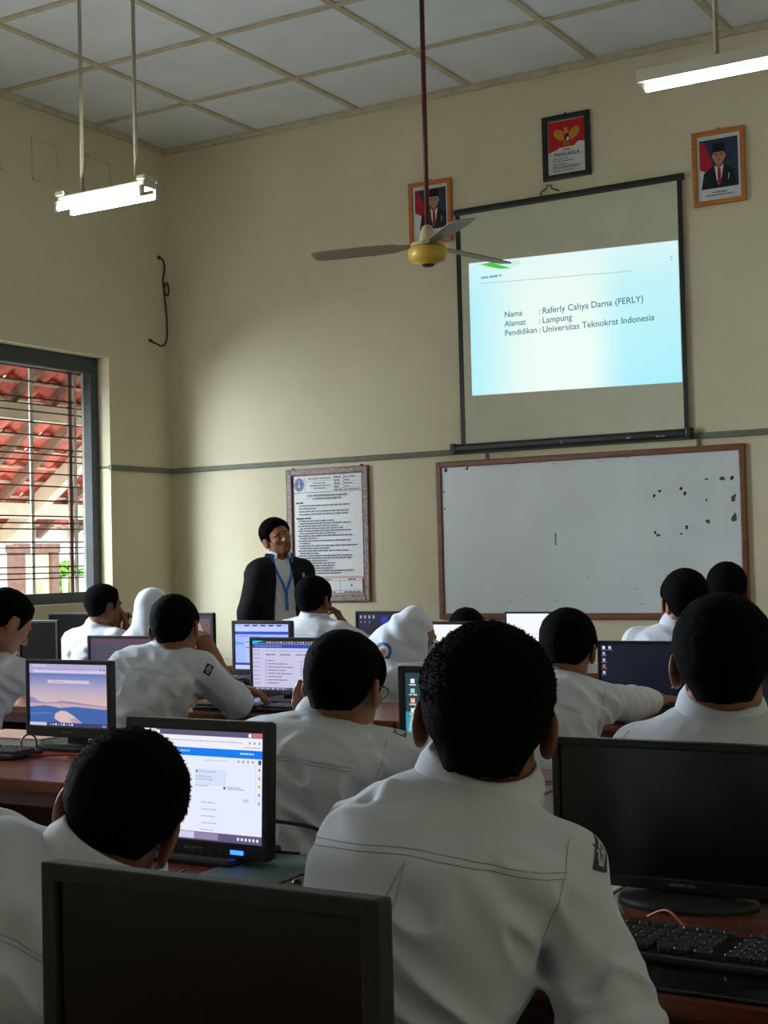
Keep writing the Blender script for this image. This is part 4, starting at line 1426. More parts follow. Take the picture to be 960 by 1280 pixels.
def vnoise(p):
    """smooth value noise, p (n,3)"""
    i = np.floor(p).astype(np.int64)
    f = (p - i).astype(np.float32)
    f = f * f * (3 - 2 * f)
    i &= 31
    j = (i + 1) & 31
    x0, y0, z0, x1, y1, z1 = i[:, 0], i[:, 1], i[:, 2], j[:, 0], j[:, 1], j[:, 2]
    fx, fy, fz = f[:, 0], f[:, 1], f[:, 2]
    L = _LAT
    c00 = L[x0, y0, z0] * (1 - fx) + L[x1, y0, z0] * fx
    c10 = L[x0, y1, z0] * (1 - fx) + L[x1, y1, z0] * fx
    c01 = L[x0, y0, z1] * (1 - fx) + L[x1, y0, z1] * fx
    c11 = L[x0, y1, z1] * (1 - fx) + L[x1, y1, z1] * fx
    return (c00 * (1 - fy) + c10 * fy) * (1 - fz) + (c01 * (1 - fy) + c11 * fy) * fz


def smin(a, b, k):
    if k <= 0:
        return np.minimum(a, b)
    h = np.clip(0.5 + 0.5 * (b - a) / k, 0, 1)
    return b * (1 - h) + a * h - k * h * (1 - h)


class Field:
    """smooth union of primitives, then displacement, then cuts"""
    def __init__(s):
        s.pr, s.cuts, s.disp = [], [], None
        s.dmax = 0.0

    def add(s, fn, c, r, k=0.02):
        s.pr.append((fn, V3(c), r, k))

    def cone(s, a, b, ra, rb, k=0.02, cut_end=None):
        a, b = V3(a), V3(b)
        ab = b - a
        L2 = float(ab @ ab) + 1e-12

        def fn(p):
            t = np.clip(((p - a) @ ab) / L2, 0, 1)
            d = np.linalg.norm(p - a - t[:, None] * ab, axis=1) - (ra + (rb - ra) * t)
            if cut_end is not None:
                d = np.maximum(d, ((p - b) @ ab) / math.sqrt(L2) - cut_end)
            return d
        s.add(fn, (a + b) / 2, math.sqrt(L2) / 2 + max(ra, rb), k)

    def chain(s, pts, rs, k=0.015):
        for i in range(len(pts) - 1):
            s.cone(pts[i], pts[i + 1], rs[i], rs[i + 1], k)

    def ell(s, c, rad, M=None, k=0.02):
        """ellipsoid; M rows are its axes in world space"""
        c, rad = V3(c), V3(rad)
        M = np.eye(3) if M is None else M

        def fn(p):
            q = (p - c) @ M.T
            k0 = np.linalg.norm(q / rad, axis=1)
            k1 = np.linalg.norm(q / (rad * rad), axis=1) + 1e-9
            return k0 * (k0 - 1) / k1
        s.add(fn, c, float(max(rad)), k)

    def cut(s, fn, k=0.004):
        s.cuts.append((fn, k))

    def cut_cone(s, a, b, ra, rb, k=0.004):
        a, b = V3(a), V3(b)
        ab = b - a
        L2 = float(ab @ ab) + 1e-12

        def fn(p):
            t = np.clip(((p - a) @ ab) / L2, 0, 1)
            return np.linalg.norm(p - a - t[:, None] * ab, axis=1) - (ra + (rb - ra) * t)
        s.cut(fn, k)

    def cut_ell(s, c, rad, M=None, k=0.004):
        t = Field(); t.ell(c, rad, M)
        s.cut(t.pr[0][0], k)

    def cut_plane(s, o, n):
        o, n = V3(o), V3(n) / np.linalg.norm(n)
        s.cut(lambda p: -((p - o) @ n), 0.0)      # removes the side n points to

    def ev(s, p, pr=None):
        d = None
        for (fn, c, r, k) in (s.pr if pr is None else pr):
            e = fn(p)
            d = e if d is None else smin(d, e, k)
        if s.disp is not None:
            d = d + s.disp(p)
        for fn, k in s.cuts:
            d = -smin(-d, fn(p), k)
        return d

    def mesh(s, name, h, m, parent, smooth=True):
        lo = np.min([c - r for (_, c, r, _) in s.pr], axis=0) - 0.02 - s.dmax
        hi = np.max([c + r for (_, c, r, _) in s.pr], axis=0) + 0.02 + s.dmax
        B = 10
        n = np.ceil((hi - lo) / h).astype(int) + 1
        nb = (n + B - 1) // B
        n = nb * B
        D = np.full(n, 1.0, dtype=np.float32)
        gi = np.stack(np.meshgrid(*[np.arange(B)] * 3, indexing='ij'), -1).reshape(-1, 3)
        bi = np.stack(np.meshgrid(*[np.arange(k) for k in nb], indexing='ij'), -1).reshape(-1, 3)
        cen = lo + (bi * B + (B - 1) / 2) * h
        hd = (B - 1) / 2 * h * 1.7321
        d0 = s.ev(cen)
        marg = hd * 1.35 + 0.02 + s.dmax * 2
        PC = np.array([c for (_, c, _, _) in s.pr]); PRr = np.array([r for (_, _, r, _) in s.pr])
        for b, c, d in zip(bi, cen, d0):
            sl = tuple(slice(q * B, q * B + B) for q in b)
            if abs(d) > marg:
                D[sl] = d
                continue
            lb = np.linalg.norm(PC - c, axis=1) - PRr - hd
            keep = lb < d + hd + 0.08 + s.dmax * 2
            if not keep.any():
                D[sl] = d
                continue
            pr = [q for q, kq in zip(s.pr, keep) if kq]
            D[sl] = s.ev(lo + (gi + b * B) * h, pr).reshape(B, B, B)
        vs, qs = surface_nets(D, lo, h)
        me = bpy.data.meshes.new(name)
        me.vertices.add(len(vs))
        me.vertices.foreach_set('co', vs.astype(np.float32).ravel())
        me.loops.add(len(qs) * 4)
        me.loops.foreach_set('vertex_index', qs.astype(np.int32).ravel())
        me.polygons.add(len(qs))
        me.polygons.foreach_set('loop_start', np.arange(0, len(qs) * 4, 4, dtype=np.int32))
        me.polygons.foreach_set('use_smooth', np.ones(len(qs), dtype=bool))
        me.update(calc_edges=True)
        me.materials.append(m)
        ob = bpy.data.objects.new(name, me)
        COL.objects.link(ob)
        if parent is not None:
            ob.parent = parent
            ob.matrix_parent_inverse = Matrix.Translation(-parent.location)
        return ob


def surface_nets(D, lo, h):
    S = D < 0
    nx, ny, nz = D.shape
    cnt = np.zeros((nx - 1, ny - 1, nz - 1), dtype=np.int8)
    for a in (0, 1):
        for b in (0, 1):
            for c in (0, 1):
                cnt += S[a:nx - 1 + a, b:ny - 1 + b, c:nz - 1 + c]
    act = (cnt > 0) & (cnt < 8)
    idx = np.argwhere(act)
    vid = np.full(act.shape, -1, dtype=np.int64)
    vid[act] = np.arange(len(idx))
    acc = np.zeros((len(idx), 3)); num = np.zeros(len(idx))
    cor = [(a, b, c) for a in (0, 1) for b in (0, 1) for c in (0, 1)]
    val = {q: D[idx[:, 0] + q[0], idx[:, 1] + q[1], idx[:, 2] + q[2]].astype(np.float64) for q in cor}
    for q in cor:
        for ax in range(3):
            if q[ax] == 0:
                r = list(q); r[ax] = 1; r = tuple(r)
                d0, d1 = val[q], val[r]
                m = (d0 < 0) != (d1 < 0)
                t = np.where(m, d0 / np.where(m, d0 - d1, 1), 0)
                e = np.tile(np.array(q, dtype=np.float64), (len(idx), 1))
                e[:, ax] += t
                acc += e * m[:, None]
                num += m
    vs = lo + (idx + acc / num[:, None]) * h
    quads = []
    for ax in range(3):
        sh = [slice(None)] * 3
        a = [slice(None)] * 3; b = [slice(None)] * 3
        a[ax] = slice(0, -1); b[ax] = slice(1, None)
        s0, s1 = S[tuple(a)], S[tuple(b)]
        ch = s0 != s1
        o1, o2 = [(1, 2), (2, 0), (0, 1)][ax]
        e = np.argwhere(ch)
        e = e[(e[:, o1] > 0) & (e[:, o2] > 0) & (e[:, o1] < D.shape[o1] - 1) & (e[:, o2] < D.shape[o2] - 1)]
        fl = s0[e[:, 0], e[:, 1], e[:, 2]]

        def g(d1, d2):
            c = e.copy(); c[:, o1] += d1; c[:, o2] += d2
            return vid[c[:, 0], c[:, 1], c[:, 2]]
        q = np.stack([g(-1, -1), g(0, -1), g(0, 0), g(-1, 0)], 1)
        q = np.where(fl[:, None], q, q[:, ::-1])
        quads.append(q)
    q = np.concatenate(quads)
    q = q[(q >= 0).all(1)]
    return vs, q


def rotz(a):
    c, s_ = math.cos(a), math.sin(a)
    return np.array([[c, -s_, 0], [s_, c, 0], [0, 0, 1.0]])


def head_axes(yaw, pitch, roll):
    """columns: right, forward, up of a head turned left by yaw, nodding down by pitch, tilted to its right by roll"""
    m = Matrix.Rotation(R(yaw), 3, 'Z') @ Matrix.Rotation(R(-pitch), 3, 'X') @ Matrix.Rotation(R(roll), 3, 'Y')
    return np.array(m)


SKIN = [lin(150, 104, 78), lin(132, 88, 64), lin(116, 76, 56)]
MT['skin'] = mat('skin', lin(146, 98, 72), 0.5, spec=0.35, var=0.07, scale=20, bump=0.04, bscale=120)
MT['skin_dark'] = mat('skin_deep', lin(118, 76, 54), 0.5, spec=0.35, var=0.07, scale=20, bump=0.04, bscale=120)
MT['hair'] = mat('hair', (0.003, 0.0027, 0.0027), 0.85, spec=0.04, bump=0.4, bscale=260)
MT['cloth'] = mat('white_shirt_cloth', lin(206, 211, 222), 0.85, spec=0.15, var=0.02, scale=6, bump=0.03, bscale=500, sheen=0.1)
MT['hijab'] = mat('white_headscarf_cloth', lin(208, 216, 226), 0.85, spec=0.15, bump=0.06, bscale=300, sheen=0.2)
MT['navy'] = mat('dark_jacket_cloth', lin(14, 14, 20), 0.8, spec=0.2, bump=0.1, bscale=300)
MT['trouser'] = mat('grey_trousers', lin(70, 72, 82), 0.85, spec=0.15, bump=0.1, bscale=300)
MT['blacktrouser'] = mat('black_trousers', lin(24, 24, 28), 0.85, spec=0.15, bump=0.1, bscale=300)
MT['shoe'] = mat('black_shoe', (0.012, 0.012, 0.012), 0.4)
MT['seam'] = mat('seam_thread', lin(178, 178, 186), 0.9)
MT['badge'] = mat('badge_dark', lin(24, 26, 34), 0.7, var=0.2, scale=60)
MT['badge_light'] = mat('badge_thread', lin(190, 190, 196), 0.8)
MT['eye'] = mat('eye_white', lin(215, 208, 200), 0.3)
MT['iris'] = mat('iris', lin(30, 18, 12), 0.2)
MT['lips'] = mat('lips', lin(120, 62, 54), 0.45)
MT['lanyard'] = mat('blue_lanyard', lin(30, 110, 190), 0.6)
MT['cuff'] = mat('watch_strap', lin(215, 215, 210), 0.4)
MT['innercollar'] = mat('collar_lining', lin(34, 48, 62), 0.8)


def head_field(F, c, M, neck_c7, s=1.0, ears=1.0):
    """skin of the head (cranium, face, ears, neck) added to field F; M columns = right, forward, up"""
    A = M.T
    P = lambda x, y, z: c + M @ (V3(x, y, z) * s)
    E = lambda x, y, z, r, k, A_=A: F.ell(P(x, y, z), V3(r) * s, A_, k * s)
    E(0, -.012, .030, (.074, .094, .082), .02)            # cranium
    E(0, .030, .010, (.066, .062, .070), .03)             # forehead, eyes
    E(0, .040, -.045, (.056, .052, .062), .03)            # cheeks, mouth
    E(0, .058, -.088, (.030, .032, .024), .03)            # chin
    for sx in (-1, 1):
        E(sx * .048, .008, -.062, (.018, .040, .030), .025)   # jaw angle
        E(sx * .042, .066, -.018, (.022, .020, .017), .015)   # cheekbone
        E(sx * .030, .082, .022, (.024, .012, .008), .010)    # brow
    F.cone(P(0, .088, .010), P(0, .112, -.026), .009 * s, .013 * s, .010 * s)   # nose
    for sx in (-1, 1):
        E(sx * .012, .102, -.028, (.009, .010, .008), .006)
    E(0, .094, -.055, (.024, .010, .006), .006)
    E(0, .092, -.066, (.020, .010, .006), .006)
    # neck
    F.cone(P(0, -.012, -.045), V3(neck_c7), .057 * s, .060 * s, .03 * s)
    for sx in (-1, 1):
        a = R(24) * sx
        AE = np.array([[math.cos(a), math.sin(a), 0], [-math.sin(a), math.cos(a), 0], [0, 0, 1.0]])
        rot = AE @ A
        e = ears
        E(sx * (.077 + .009 * e), -.012, -.010, (.008, .021, .033), .008, rot)
        E(sx * (.079 + .006 * e), -.006, -.030, (.008, .012, .016), .008, rot)
        F.cut_ell(P(sx * (.094 + .007 * e), -.008, -.006), V3(.009, .012, .019) * s, rot, .005 * s)
    # eye sockets
    for sx in (-1, 1):
        F.cut_ell(P(sx * .031, .104, .004), V3(.016, .013, .0085) * s, A, .012 * s)


HL = ([-.13, -.085, -.05, -.026, -.010, .006, .018, .030, .036, .050, .075, .11],
      [-.052, -.062, -.058, -.036, .012, .024, .020, -.026, -.020, .034, .064, .074])


def hair_field(c, M, s=1.0, top=.020, side=.009, curl=0.0, seed=0, low=0.0, fade=True):
    F = Field()
    A = M.T
    P = lambda x, y, z: c + M @ (V3(x, y, z) * s)
    F.ell(P(0, -.013, .031), V3(.075, .095, .083) * s, A)
    F.ell(P(0, .030, .012), V3(.0665, .0625, .071) * s, A, .03 * s)
    F.cone(P(0, -.03, -.02), P(0, -.035, -.075), .064 * s, .052 * s, .03 * s)
    off = V3(seed * 3.1, seed * 1.7, seed * 2.3)

    def disp(p):
        q = ((p - c) @ M) / s
        t = np.clip((q[:, 2] + .07) / .15, 0, 1)
        t = t * t * (3 - 2 * t)
        front = np.clip((q[:, 1] - .03) / .05, 0, 1)
        th = side + (top - side) * t
        zl = np.interp(q[:, 1], HL[0], HL[1]) + low
        th = th * np.clip((q[:, 2] - zl) / (.055 if fade else .03) + .06, .06, 1)
        n = (vnoise(q * 190 + off) * .0010 + vnoise(q * 60 + off) * .0014) * (.3 + .7 * t)
        if curl:
            n = n + (np.abs(vnoise(q * 110 + off)) - .35) * curl * (0.35 + .65 * t)
        return -(th + n) * s
    F.disp = disp
    F.dmax = top * s + curl * s

    def cut(p):
        q = ((p - c) @ M) / s
        zl = np.interp(q[:, 1], HL[0], HL[1]) + low
        zl = zl + vnoise(q * 120 + off) * .003
        # the fringe line runs straight across the forehead
        return (q[:, 2] - zl) * .75 * s
    F.cut(cut, .003)
    return F


def strands(name, hair, c, M, n, length, parent, seed=0, curl=0.0, stub=None):
    """short tapering hairs on the hair surface, one mesh"""
    rs = np.random.RandomState(seed)
    me = hair.data
    nv = len(me.vertices)
    co = np.empty(nv * 3, np.float32); me.vertices.foreach_get('co', co); co = co.reshape(-1, 3).astype(np.float64)
    no = np.empty(nv * 3, np.float32); me.vertices.foreach_get('normal', no); no = no.reshape(-1, 3).astype(np.float64)
    loc = ((co - c) @ M)
    if stub is None:
        ok = np.where(((no * (co - c)).sum(1) > 0))[0]
    else:
        # sparse short hairs fading out below the hairline
        ql = loc / stub[1]
        below = (np.interp(ql[:, 1], HL[0], HL[1]) + stub[0]) - ql[:, 2]
        ok = np.where((below > -.004) & (below < .030 * rs.uniform(0, 1, nv) ** 1.6) & (ql[:, 1] < .035) & (np.abs(ql[:, 0]) < .0835))[0]
        if len(ok) < 5:
            ok = np.arange(5)
    pick = ok[rs.randint(0, len(ok), n)]
    p, nn = co[pick], no[pick]
    q = loc[pick]
    up = M[:, 2]
    whorl = c + M @ V3(0, -.06, .12)
    d = p - whorl
    d -= nn * (d * nn).sum(1)[:, None]
    d /= np.linalg.norm(d, axis=1)[:, None] + 1e-6
    rnd = rs.normal(size=(n, 3)); rnd -= nn * (rnd * nn).sum(1)[:, None]
    dirv = nn * (.16 + .7 * curl) + d * .85 + rnd * (.20 + .8 * curl)
    dirv /= np.linalg.norm(dirv, axis=1)[:, None]
    tz = np.clip((q[:, 2] + .06) / .13, .22, 1)
    L = length * tz * rs.uniform(.6, 1.2, n)
    side = np.cross(dirv, nn); side /= np.linalg.norm(side, axis=1)[:, None] + 1e-6
    w = .0010 if stub is None else .0008
    base = p - nn * .002
    mid = base + dirv * (L * .55)[:, None] + nn * .001
    tip = base + dirv * L[:, None] - nn * (L * .12)[:, None]
    vs = np.stack([base - side * w, base + side * w, mid + side * w * .8, mid - side * w * .8, tip], 1).reshape(-1, 3)
    fs = []
    for i in range(n):
        b = i * 5
        fs.append((b, b + 1, b + 2, b + 3)); fs.append((b + 3, b + 2, b + 4))
    m2 = bpy.data.meshes.new(name)
    m2.from_pydata(vs.tolist(), [], fs)
    m2.polygons.foreach_set('use_smooth', [True] * len(fs))
    m2.materials.append(MT['hair'])
    ob = bpy.data.objects.new(name, m2)
    COL.objects.link(ob)
    return ob


def hand(F, wrist, dirv, palm, side, curl=0.5, s=1.0, spread=1.0, thumb=0.5):
    """five-fingered hand: dirv = wrist to knuckles, palm = way the palm faces, side = +1 right / -1 left hand"""
    f = V3(dirv); f /= np.linalg.norm(f)
    n = V3(palm); n -= f * (n @ f); n /= np.linalg.norm(n)
    x = np.cross(f, -n) * side          # towards the little finger (negated) -> thumb side computed below
    th = -x
    W = V3(wrist)
    Ls = [(.040, .024, .018), (.044, .028, .019), (.041, .026, .018), (.032, .020, .016)]
    xs = [.028, .010, -.009, -.026]
    kl = [.086, .090, .086, .078]
    F.cone(W - f * .02 * s, W + f * .03 * s, .024 * s, .026 * s, .02 * s)
    for (L, xo, k) in zip(Ls, xs, kl):
        kn = W + (f * k + th * xo) * s
        F.cone(W + (f * .02 + th * xo * .6) * s, kn, .0150 * s, .0115 * s, .012 * s)
        p = kn
        a = curl * 0.9
        fan = th * (xo * 2.2 * spread)
        for j, l in enumerate(L):
            d = f * math.cos(a) + n * math.sin(a) + fan * (1 if j == 0 else .6)
            d /= np.linalg.norm(d)
            q = p + d * l * s
            F.cone(p, q, (.0098 - .0008 * j) * s, (.0090 - .0010 * j) * s, .003 * s)
            p = q
            a += curl * (1.0 if j == 0 else .75)
    # thumb from the side of the palm near its base
    t0 = W + (f * .018 + th * .022 + n * .004) * s
    t1 = t0 + (f * .030 + th * (.030 - .010 * thumb) + n * .016 * thumb) * s
    d = f * .85 + th * (.55 - .7 * thumb) + n * .5 * thumb; d /= np.linalg.norm(d)
    t2 = t1 + d * .032 * s
    d = f * .95 + th * (.25 - .7 * thumb) + n * .5 * thumb; d /= np.linalg.norm(d)
    t3 = t2 + d * .024 * s
    F.cone(t0, t1, .016 * s, .0125 * s, .012 * s)
    F.cone(t1, t2, .0118 * s, .0105 * s, .003 * s)
    F.cone(t2, t3, .0105 * s, .0085 * s, .003 * s)


def torso_prim(F, pel, c7, X0, X1, off=0.0, bulge=0.03, wid=1.0, k=0.03, dep=1.0, prof=None, zlo=-0.06):
    """trunk as an elliptical loft from pelvis to the neck base; X0/X1 = lateral axes at hips and shoulders"""
    pel, c7, X0, X1 = V3(pel), V3(c7), V3(X0), V3(X1)
    ax = c7 - pel
    L = float(np.linalg.norm(ax)); az = ax / L
    ts = [0.0, .15, .35, .55, .72, .84, .93, 1.0]
    wa = prof[0] if prof else [.165, .158, .150, .162, .176, .178, .135, .070]
    da = prof[1] if prof else [.118, .112, .108, .112, .116, .102, .080, .055]
    wa = [w * wid + off for w in wa]
    da = [d * dep + off for d in da]

    def fn(p):
        r = p - pel
        t = (r @ az) / L
        tc = np.clip(t, 0, 1)
        X = X0 + (X1 - X0) * tc[:, None]
        X = X - az * (X @ az)[:, None]
        X /= np.linalg.norm(X, axis=1)[:, None]
        Y = np.cross(np.broadcast_to(az, X.shape), X)
        q = r - az * (t * L)[:, None]
        x = (q * X).sum(1)
        y = (q * Y).sum(1) + bulge * 4 * tc * (1 - tc)
        w = np.interp(tc, ts, wa); d = np.interp(tc, ts, da)
        e = np.maximum(1e-6, (np.abs(x / w) ** 2.3 + np.abs(y / d) ** 2.3)) ** (1 / 2.3)
        d2 = (e - 1) * np.minimum(w, d)
        dz = np.maximum(t - 1, (zlo - 0) - t) * L
        return np.where(dz > 0, np.sqrt(np.maximum(d2, 0) ** 2 + dz ** 2) + np.minimum(d2, 0) * (dz < 0.0), np.maximum(d2, dz)) * .92
    F.add(fn, (pel + c7) / 2, L / 2 + .24, k)


def bvh_of(o):
    me = o.data
    return BVHTree.FromPolygons([v.co[:] for v in me.vertices], [tuple(p.vertices) for p in me.polygons])


def mesh_child(mb, name, m, person, shirt):
    o = mb.build(name, m, shirt)
    o.matrix_parent_inverse = shirt.matrix_parent_inverse.copy() if False else (Matrix.Translation(person.location) @ Matrix.Identity(4)).inverted() if False else Matrix.Identity(4)
    return o


def seam(person, bvh, pts, d, r, name='seam', m=None, double=None):
    """thread line laid onto the cloth: pts cast along d"""
    mb = MB()
    d = Vector(d).normalized()
    for off in ([0] if not double else [0, double]):
        hit = []
        for p in smooth_path([Vector(q) for q in pts], 8):
            q = p + Vector((0, 0, off))
            h = bvh.ray_cast(q - d * .5, d, 1.2)
            if h[0] is not None:
                hit.append(h[0] + h[1] * r * .2)
        if len(hit) > 2:
            mb.tube(hit, r, 5)
    if not mb.v:
        return None
    return mb.build(name, m or MT['seam'], person)


def patch(person, bvh, c, d, up, w, h, name, m, lift=.0015, nx=8, nz=8, colf=None, shape=None):
    """small cloth badge following the sleeve"""
    d = Vector(d).normalized()
    up = Vector(up); up = (up - d * up.dot(d)).normalized()
    x = up.cross(-d).normalized()
    vs, ok = [], True
    for j in range(nz + 1):
        for i in range(nx + 1):
            p = Vector(c) + x * ((i / nx - .5) * w) + up * ((j / nz - .5) * h)
            q = bvh.ray_cast(p - d * .25, d, .6)
            if q[0] is None:
                q = bvh.find_nearest(p)
            vs.append(q[0] - d * lift)
    fs, cs = [], []
    for j in range(nz):
        for i in range(nx):
            fs.append((j * (nx + 1) + i, j * (nx + 1) + i + 1, (j + 1) * (nx + 1) + i + 1, (j + 1) * (nx + 1) + i))
            cs.append(colf((i + .5) / nx, (j + .5) / nz) if colf else (1, 1, .99))
    mb = MB()
    mb.add(vs, fs, 0, True, cs)
    return mb.build(name, m, person)


def collar(person, c, axis, fwd, r0, r1, h, m, gap=38, flare=.010, name='collar', drop=.030, sx=1.0, sy=1.0):
    """folded shirt collar: stand up round the neck, fall turned down outside"""
    ax = Vector(axis).normalized()
    f = Vector(fwd); f = (f - ax * f.dot(ax)).normalized()
    x = f.cross(ax).normalized()
    c = Vector(c)
    n = 44
    prof = [(r0 + .002, -.012), (r0, .010), (r1, h * .8), (r1 + .002, h), (r1 + .006, h - .001), (r1 + .009, h - .007), (r0 + flare + .006, -.002), (r0 + flare + .010, -drop), (r0 + flare + .0075, -drop - .001), (r0 + flare + .003, -.004), (r1 + .0045, h - .012), (r1 + .002, h * .5), (r0 + .004, .0)]
    vs, fs = [], []
    for i in range(n + 1):
        a = R(gap) + (2 * PI - 2 * R(gap)) * i / n
        edge = max(0.0, 1 - min(i, n - i) / 6.0)
        for (rr, zz) in prof:
            z = zz
            if zz < -.02:
                z -= .022 * edge
            if zz > h * .5:
                z -= .010 * edge * 0.6
            vs.append(c + f * (math.cos(a) * rr * sy) + x * (math.sin(a) * rr * sx) + ax * z)
    k = len(prof)
    for i in range(n):
        for j in range(k):
            j2 = (j + 1) % k
            fs.append((i * k + j, i * k + j2, (i + 1) * k + j2, (i + 1) * k + j))
    fs.append(tuple(range(k))[::-1])
    fs.append(tuple(n * k + j for j in range(k)))
    mb = MB()
    mb.add(vs, fs, 0, True)
    o = mb.build(name, m, person)
    return o
DEBUG = False
# ================================================================== THE PEOPLE
def npv(v):
    return np.array(v[:] if hasattr(v, '__getitem__') else v, dtype=np.float64)


def ik(a, b, l1, l2, pole):
    a, b, pole = V3(a), V3(b), V3(pole)
    d = b - a
    L = np.linalg.norm(d)
    if L > (l1 + l2) * .995:
        b = a + d / L * (l1 + l2) * .995
        d = b - a; L = np.linalg.norm(d)
    u = d / L
    x = (l1 * l1 - l2 * l2 + L * L) / (2 * L)
    hgt = math.sqrt(max(1e-6, l1 * l1 - x * x))
    p = pole - u * (pole @ u); p /= np.linalg.norm(p)
    return a + u * x + p * hgt, b


UP = V3(0, 0, 1)
STOOL = None


def stool(x, y, label):
    global STOOL
    if STOOL is None:
        w = root('wooden_stool', (x, y, 0), 0, label, 'stool', 'wooden stools at the desks')
        MB().b2((-.17, -.16, .385), (.17, .16, .412), .006).build('seat', MT['stool'], w)
        for sx in (-1, 1):
            for sy in (-1, 1):
                MB().b2((sx * .13 - .018, sy * .12 - .018, 0), (sx * .13 + .018, sy * .12 + .018, .385), .003).build('leg', MT['stool'], w)
            MB().b2((sx * .13 - .010, -.12, .14), (sx * .13 + .010, .12, .17), .003).build('stretcher', MT['stool'], w)
        STOOL = w
    else:
        copy_tree(STOOL, None, (x, y, 0), 0, label)


def person(label, head, hrot, c7, tyaw, lean, slabel, s=1.0, troll=0.0, near=0, sleeve='long', hair=None, hijab=None, glasses=False, wr=None, el=None, hands=None, drop=.085, shw=.152,
           wid=1.0, folds=(), yoke=None, badge=(), skin='skin', standing=False, ears=1.0, collar_open=38, wrinkle=1.0, watch=None, face=True, dep=1.0, bulge=.03, pelvis=None, wseed=0, collar_kw=None, pleat=None, reach=.52, collar_pos=None, collar_axis=None, collar_s=1.0):
    c = npv(head); c7 = npv(c7)
    M = head_axes(*hrot)
    Rt = rotz(R(tyaw))
    X, Yf = Rt @ V3(1, 0, 0), Rt @ V3(0, 1, 0)
    ct, st = math.cos(R(troll)), math.sin(R(troll))
    X1 = X * ct - UP * st                    # shoulders dip to the right when troll > 0
    hz = .525
    pel = npv(pelvis) if pelvis is not None else V3(c7[0], c7[1], 0) + X * lean[0] - Yf * lean[1] + UP * hz
    base = Vector((pel[0], pel[1], 0))
    az = (c7 - pel) / np.linalg.norm(c7 - pel)
    sh = {+1: c7 + X1 * shw * s - az * drop + Yf * .015, -1: c7 - X1 * shw * s - az * drop + Yf * .015}
    l1, l2 = .275 * s, .235 * s
    E_, W_p = {}, {}
    for sd in (1, -1):
        tgt = None if wr is None else wr.get(sd)
        if tgt is None:
            tgt = V3(pel[0], pel[1], 0) + Yf * reach + X * (sd * .13) + UP * (TZ + .092)
            dv = tgt - sh[sd]
            mx = (l1 + l2) * .955
            if np.linalg.norm(dv) > mx:
                hor = math.sqrt(max(.01, mx * mx - dv[2] ** 2)) if abs(dv[2]) < mx else .05
                hv = V3(dv[0], dv[1], 0); hv /= np.linalg.norm(hv)
                tgt = sh[sd] + hv * hor + UP * dv[2]
        tgt = npv(tgt)
        if el is not None and el.get(sd) is not None:
            E_[sd] = npv(el[sd]); W_p[sd] = tgt
        else:
            raised = wr is not None and wr.get(sd) is not None and not standing
            p0 = (Yf * .75 + X * sd * .55 - UP * .5) if raised else (-UP * .55 + X * sd * 1.0 - Yf * .55)
            for kk in range(14):
                E_[sd], W_p[sd] = ik(sh[sd], tgt, l1, l2, p0 + UP * (.14 * kk))
                if standing or E_[sd][2] > TZ + .066:
                    break
    h = {0: .0062, 1: .0052, 2: .0044}[near]
    hs = {0: .0075, 1: .0060, 2: .0050}[near]
    P = bpy.data.objects.new('person', None)
    COL.objects.link(P)
    P.location = base
    tag(P, label, 'person', 'people in the computer room')
    kids = []

    # ---------------- body: one continuous skin
    F = Field()
    head_field(F, c, M, c7 + az * .005, s, ears)
    torso_prim(F, pel, c7 - az * .01, X, X1, -.006, bulge, wid * .96, .03, dep)
    for sd in (1, -1):
        F.cone(c7 - az * .025, sh[sd], .042 * s, .043 * s, .04)
        F.cone(sh[sd], E_[sd], .043 * s, .038 * s, .03)
        F.cone(E_[sd], W_p[sd], .039 * s, .026 * s, .015)
        hd = (hands or {}).get(sd)
        fd = W_p[sd] - E_[sd]; fd /= np.linalg.norm(fd)
        if hd is None:
            d = Yf * .9 + X * (-sd * .15) - UP * .12
            hand(F, W_p[sd], d, -UP + X * sd * .15, sd, .26, s * .96, thumb=.35)
        else:
            hand(F, W_p[sd], npv(hd[0]), npv(hd[1]), sd, hd[2], s * .96, thumb=hd[3] if len(hd) > 3 else .5)
    hip = {sd: pel + X * sd * .085 - UP * .01 for sd in (1, -1)}
    knee, ank = {}, {}
    for sd in (1, -1):
        if standing:
            knee[sd] = hip[sd] * .5 + V3(base.x, base.y, 0) * .5 + X * sd * .05 + Yf * .02
            knee[sd][2] = pel[2] * .52
            ank[sd] = V3(base.x, base.y, .085) + X * sd * .10
        else:
            knee[sd] = hip[sd] + Yf * .40 + X * sd * .05
            knee[sd][2] = .51
            ank[sd] = knee[sd] - Yf * .02 + X * sd * .01
            ank[sd][2] = .085
        F.cone(hip[sd], knee[sd], .072, .050, .03)
        F.cone(knee[sd], ank[sd], .048, .036, .02)
        F.cone(ank[sd], ank[sd] + Yf * .14 - UP * .045, .034, .028, .02)
    body = F.mesh('body', h, MT[skin], None)
    kids.append((body, P))

    # ---------------- trousers and shoes
    T = Field()
    torso_prim(T, pel - UP * .06, pel + az * .12, X, X, .006, 0, wid, .02, dep, prof=([.150] * 8, [.104] * 8), zlo=0)
    for sd in (1, -1):
        T.cone(hip[sd], knee[sd], .088, .068, .03)
        T.cone(knee[sd], ank[sd] + UP * .0, .066, .056, .02, cut_end=.0)
    T.disp = lambda p: vnoise(p * V3(22, 22, 14)) * .004
    T.dmax = .005
    kids.append((T.mesh('trousers', .012, MT['blacktrouser' if standing else 'trouser'], None), P))
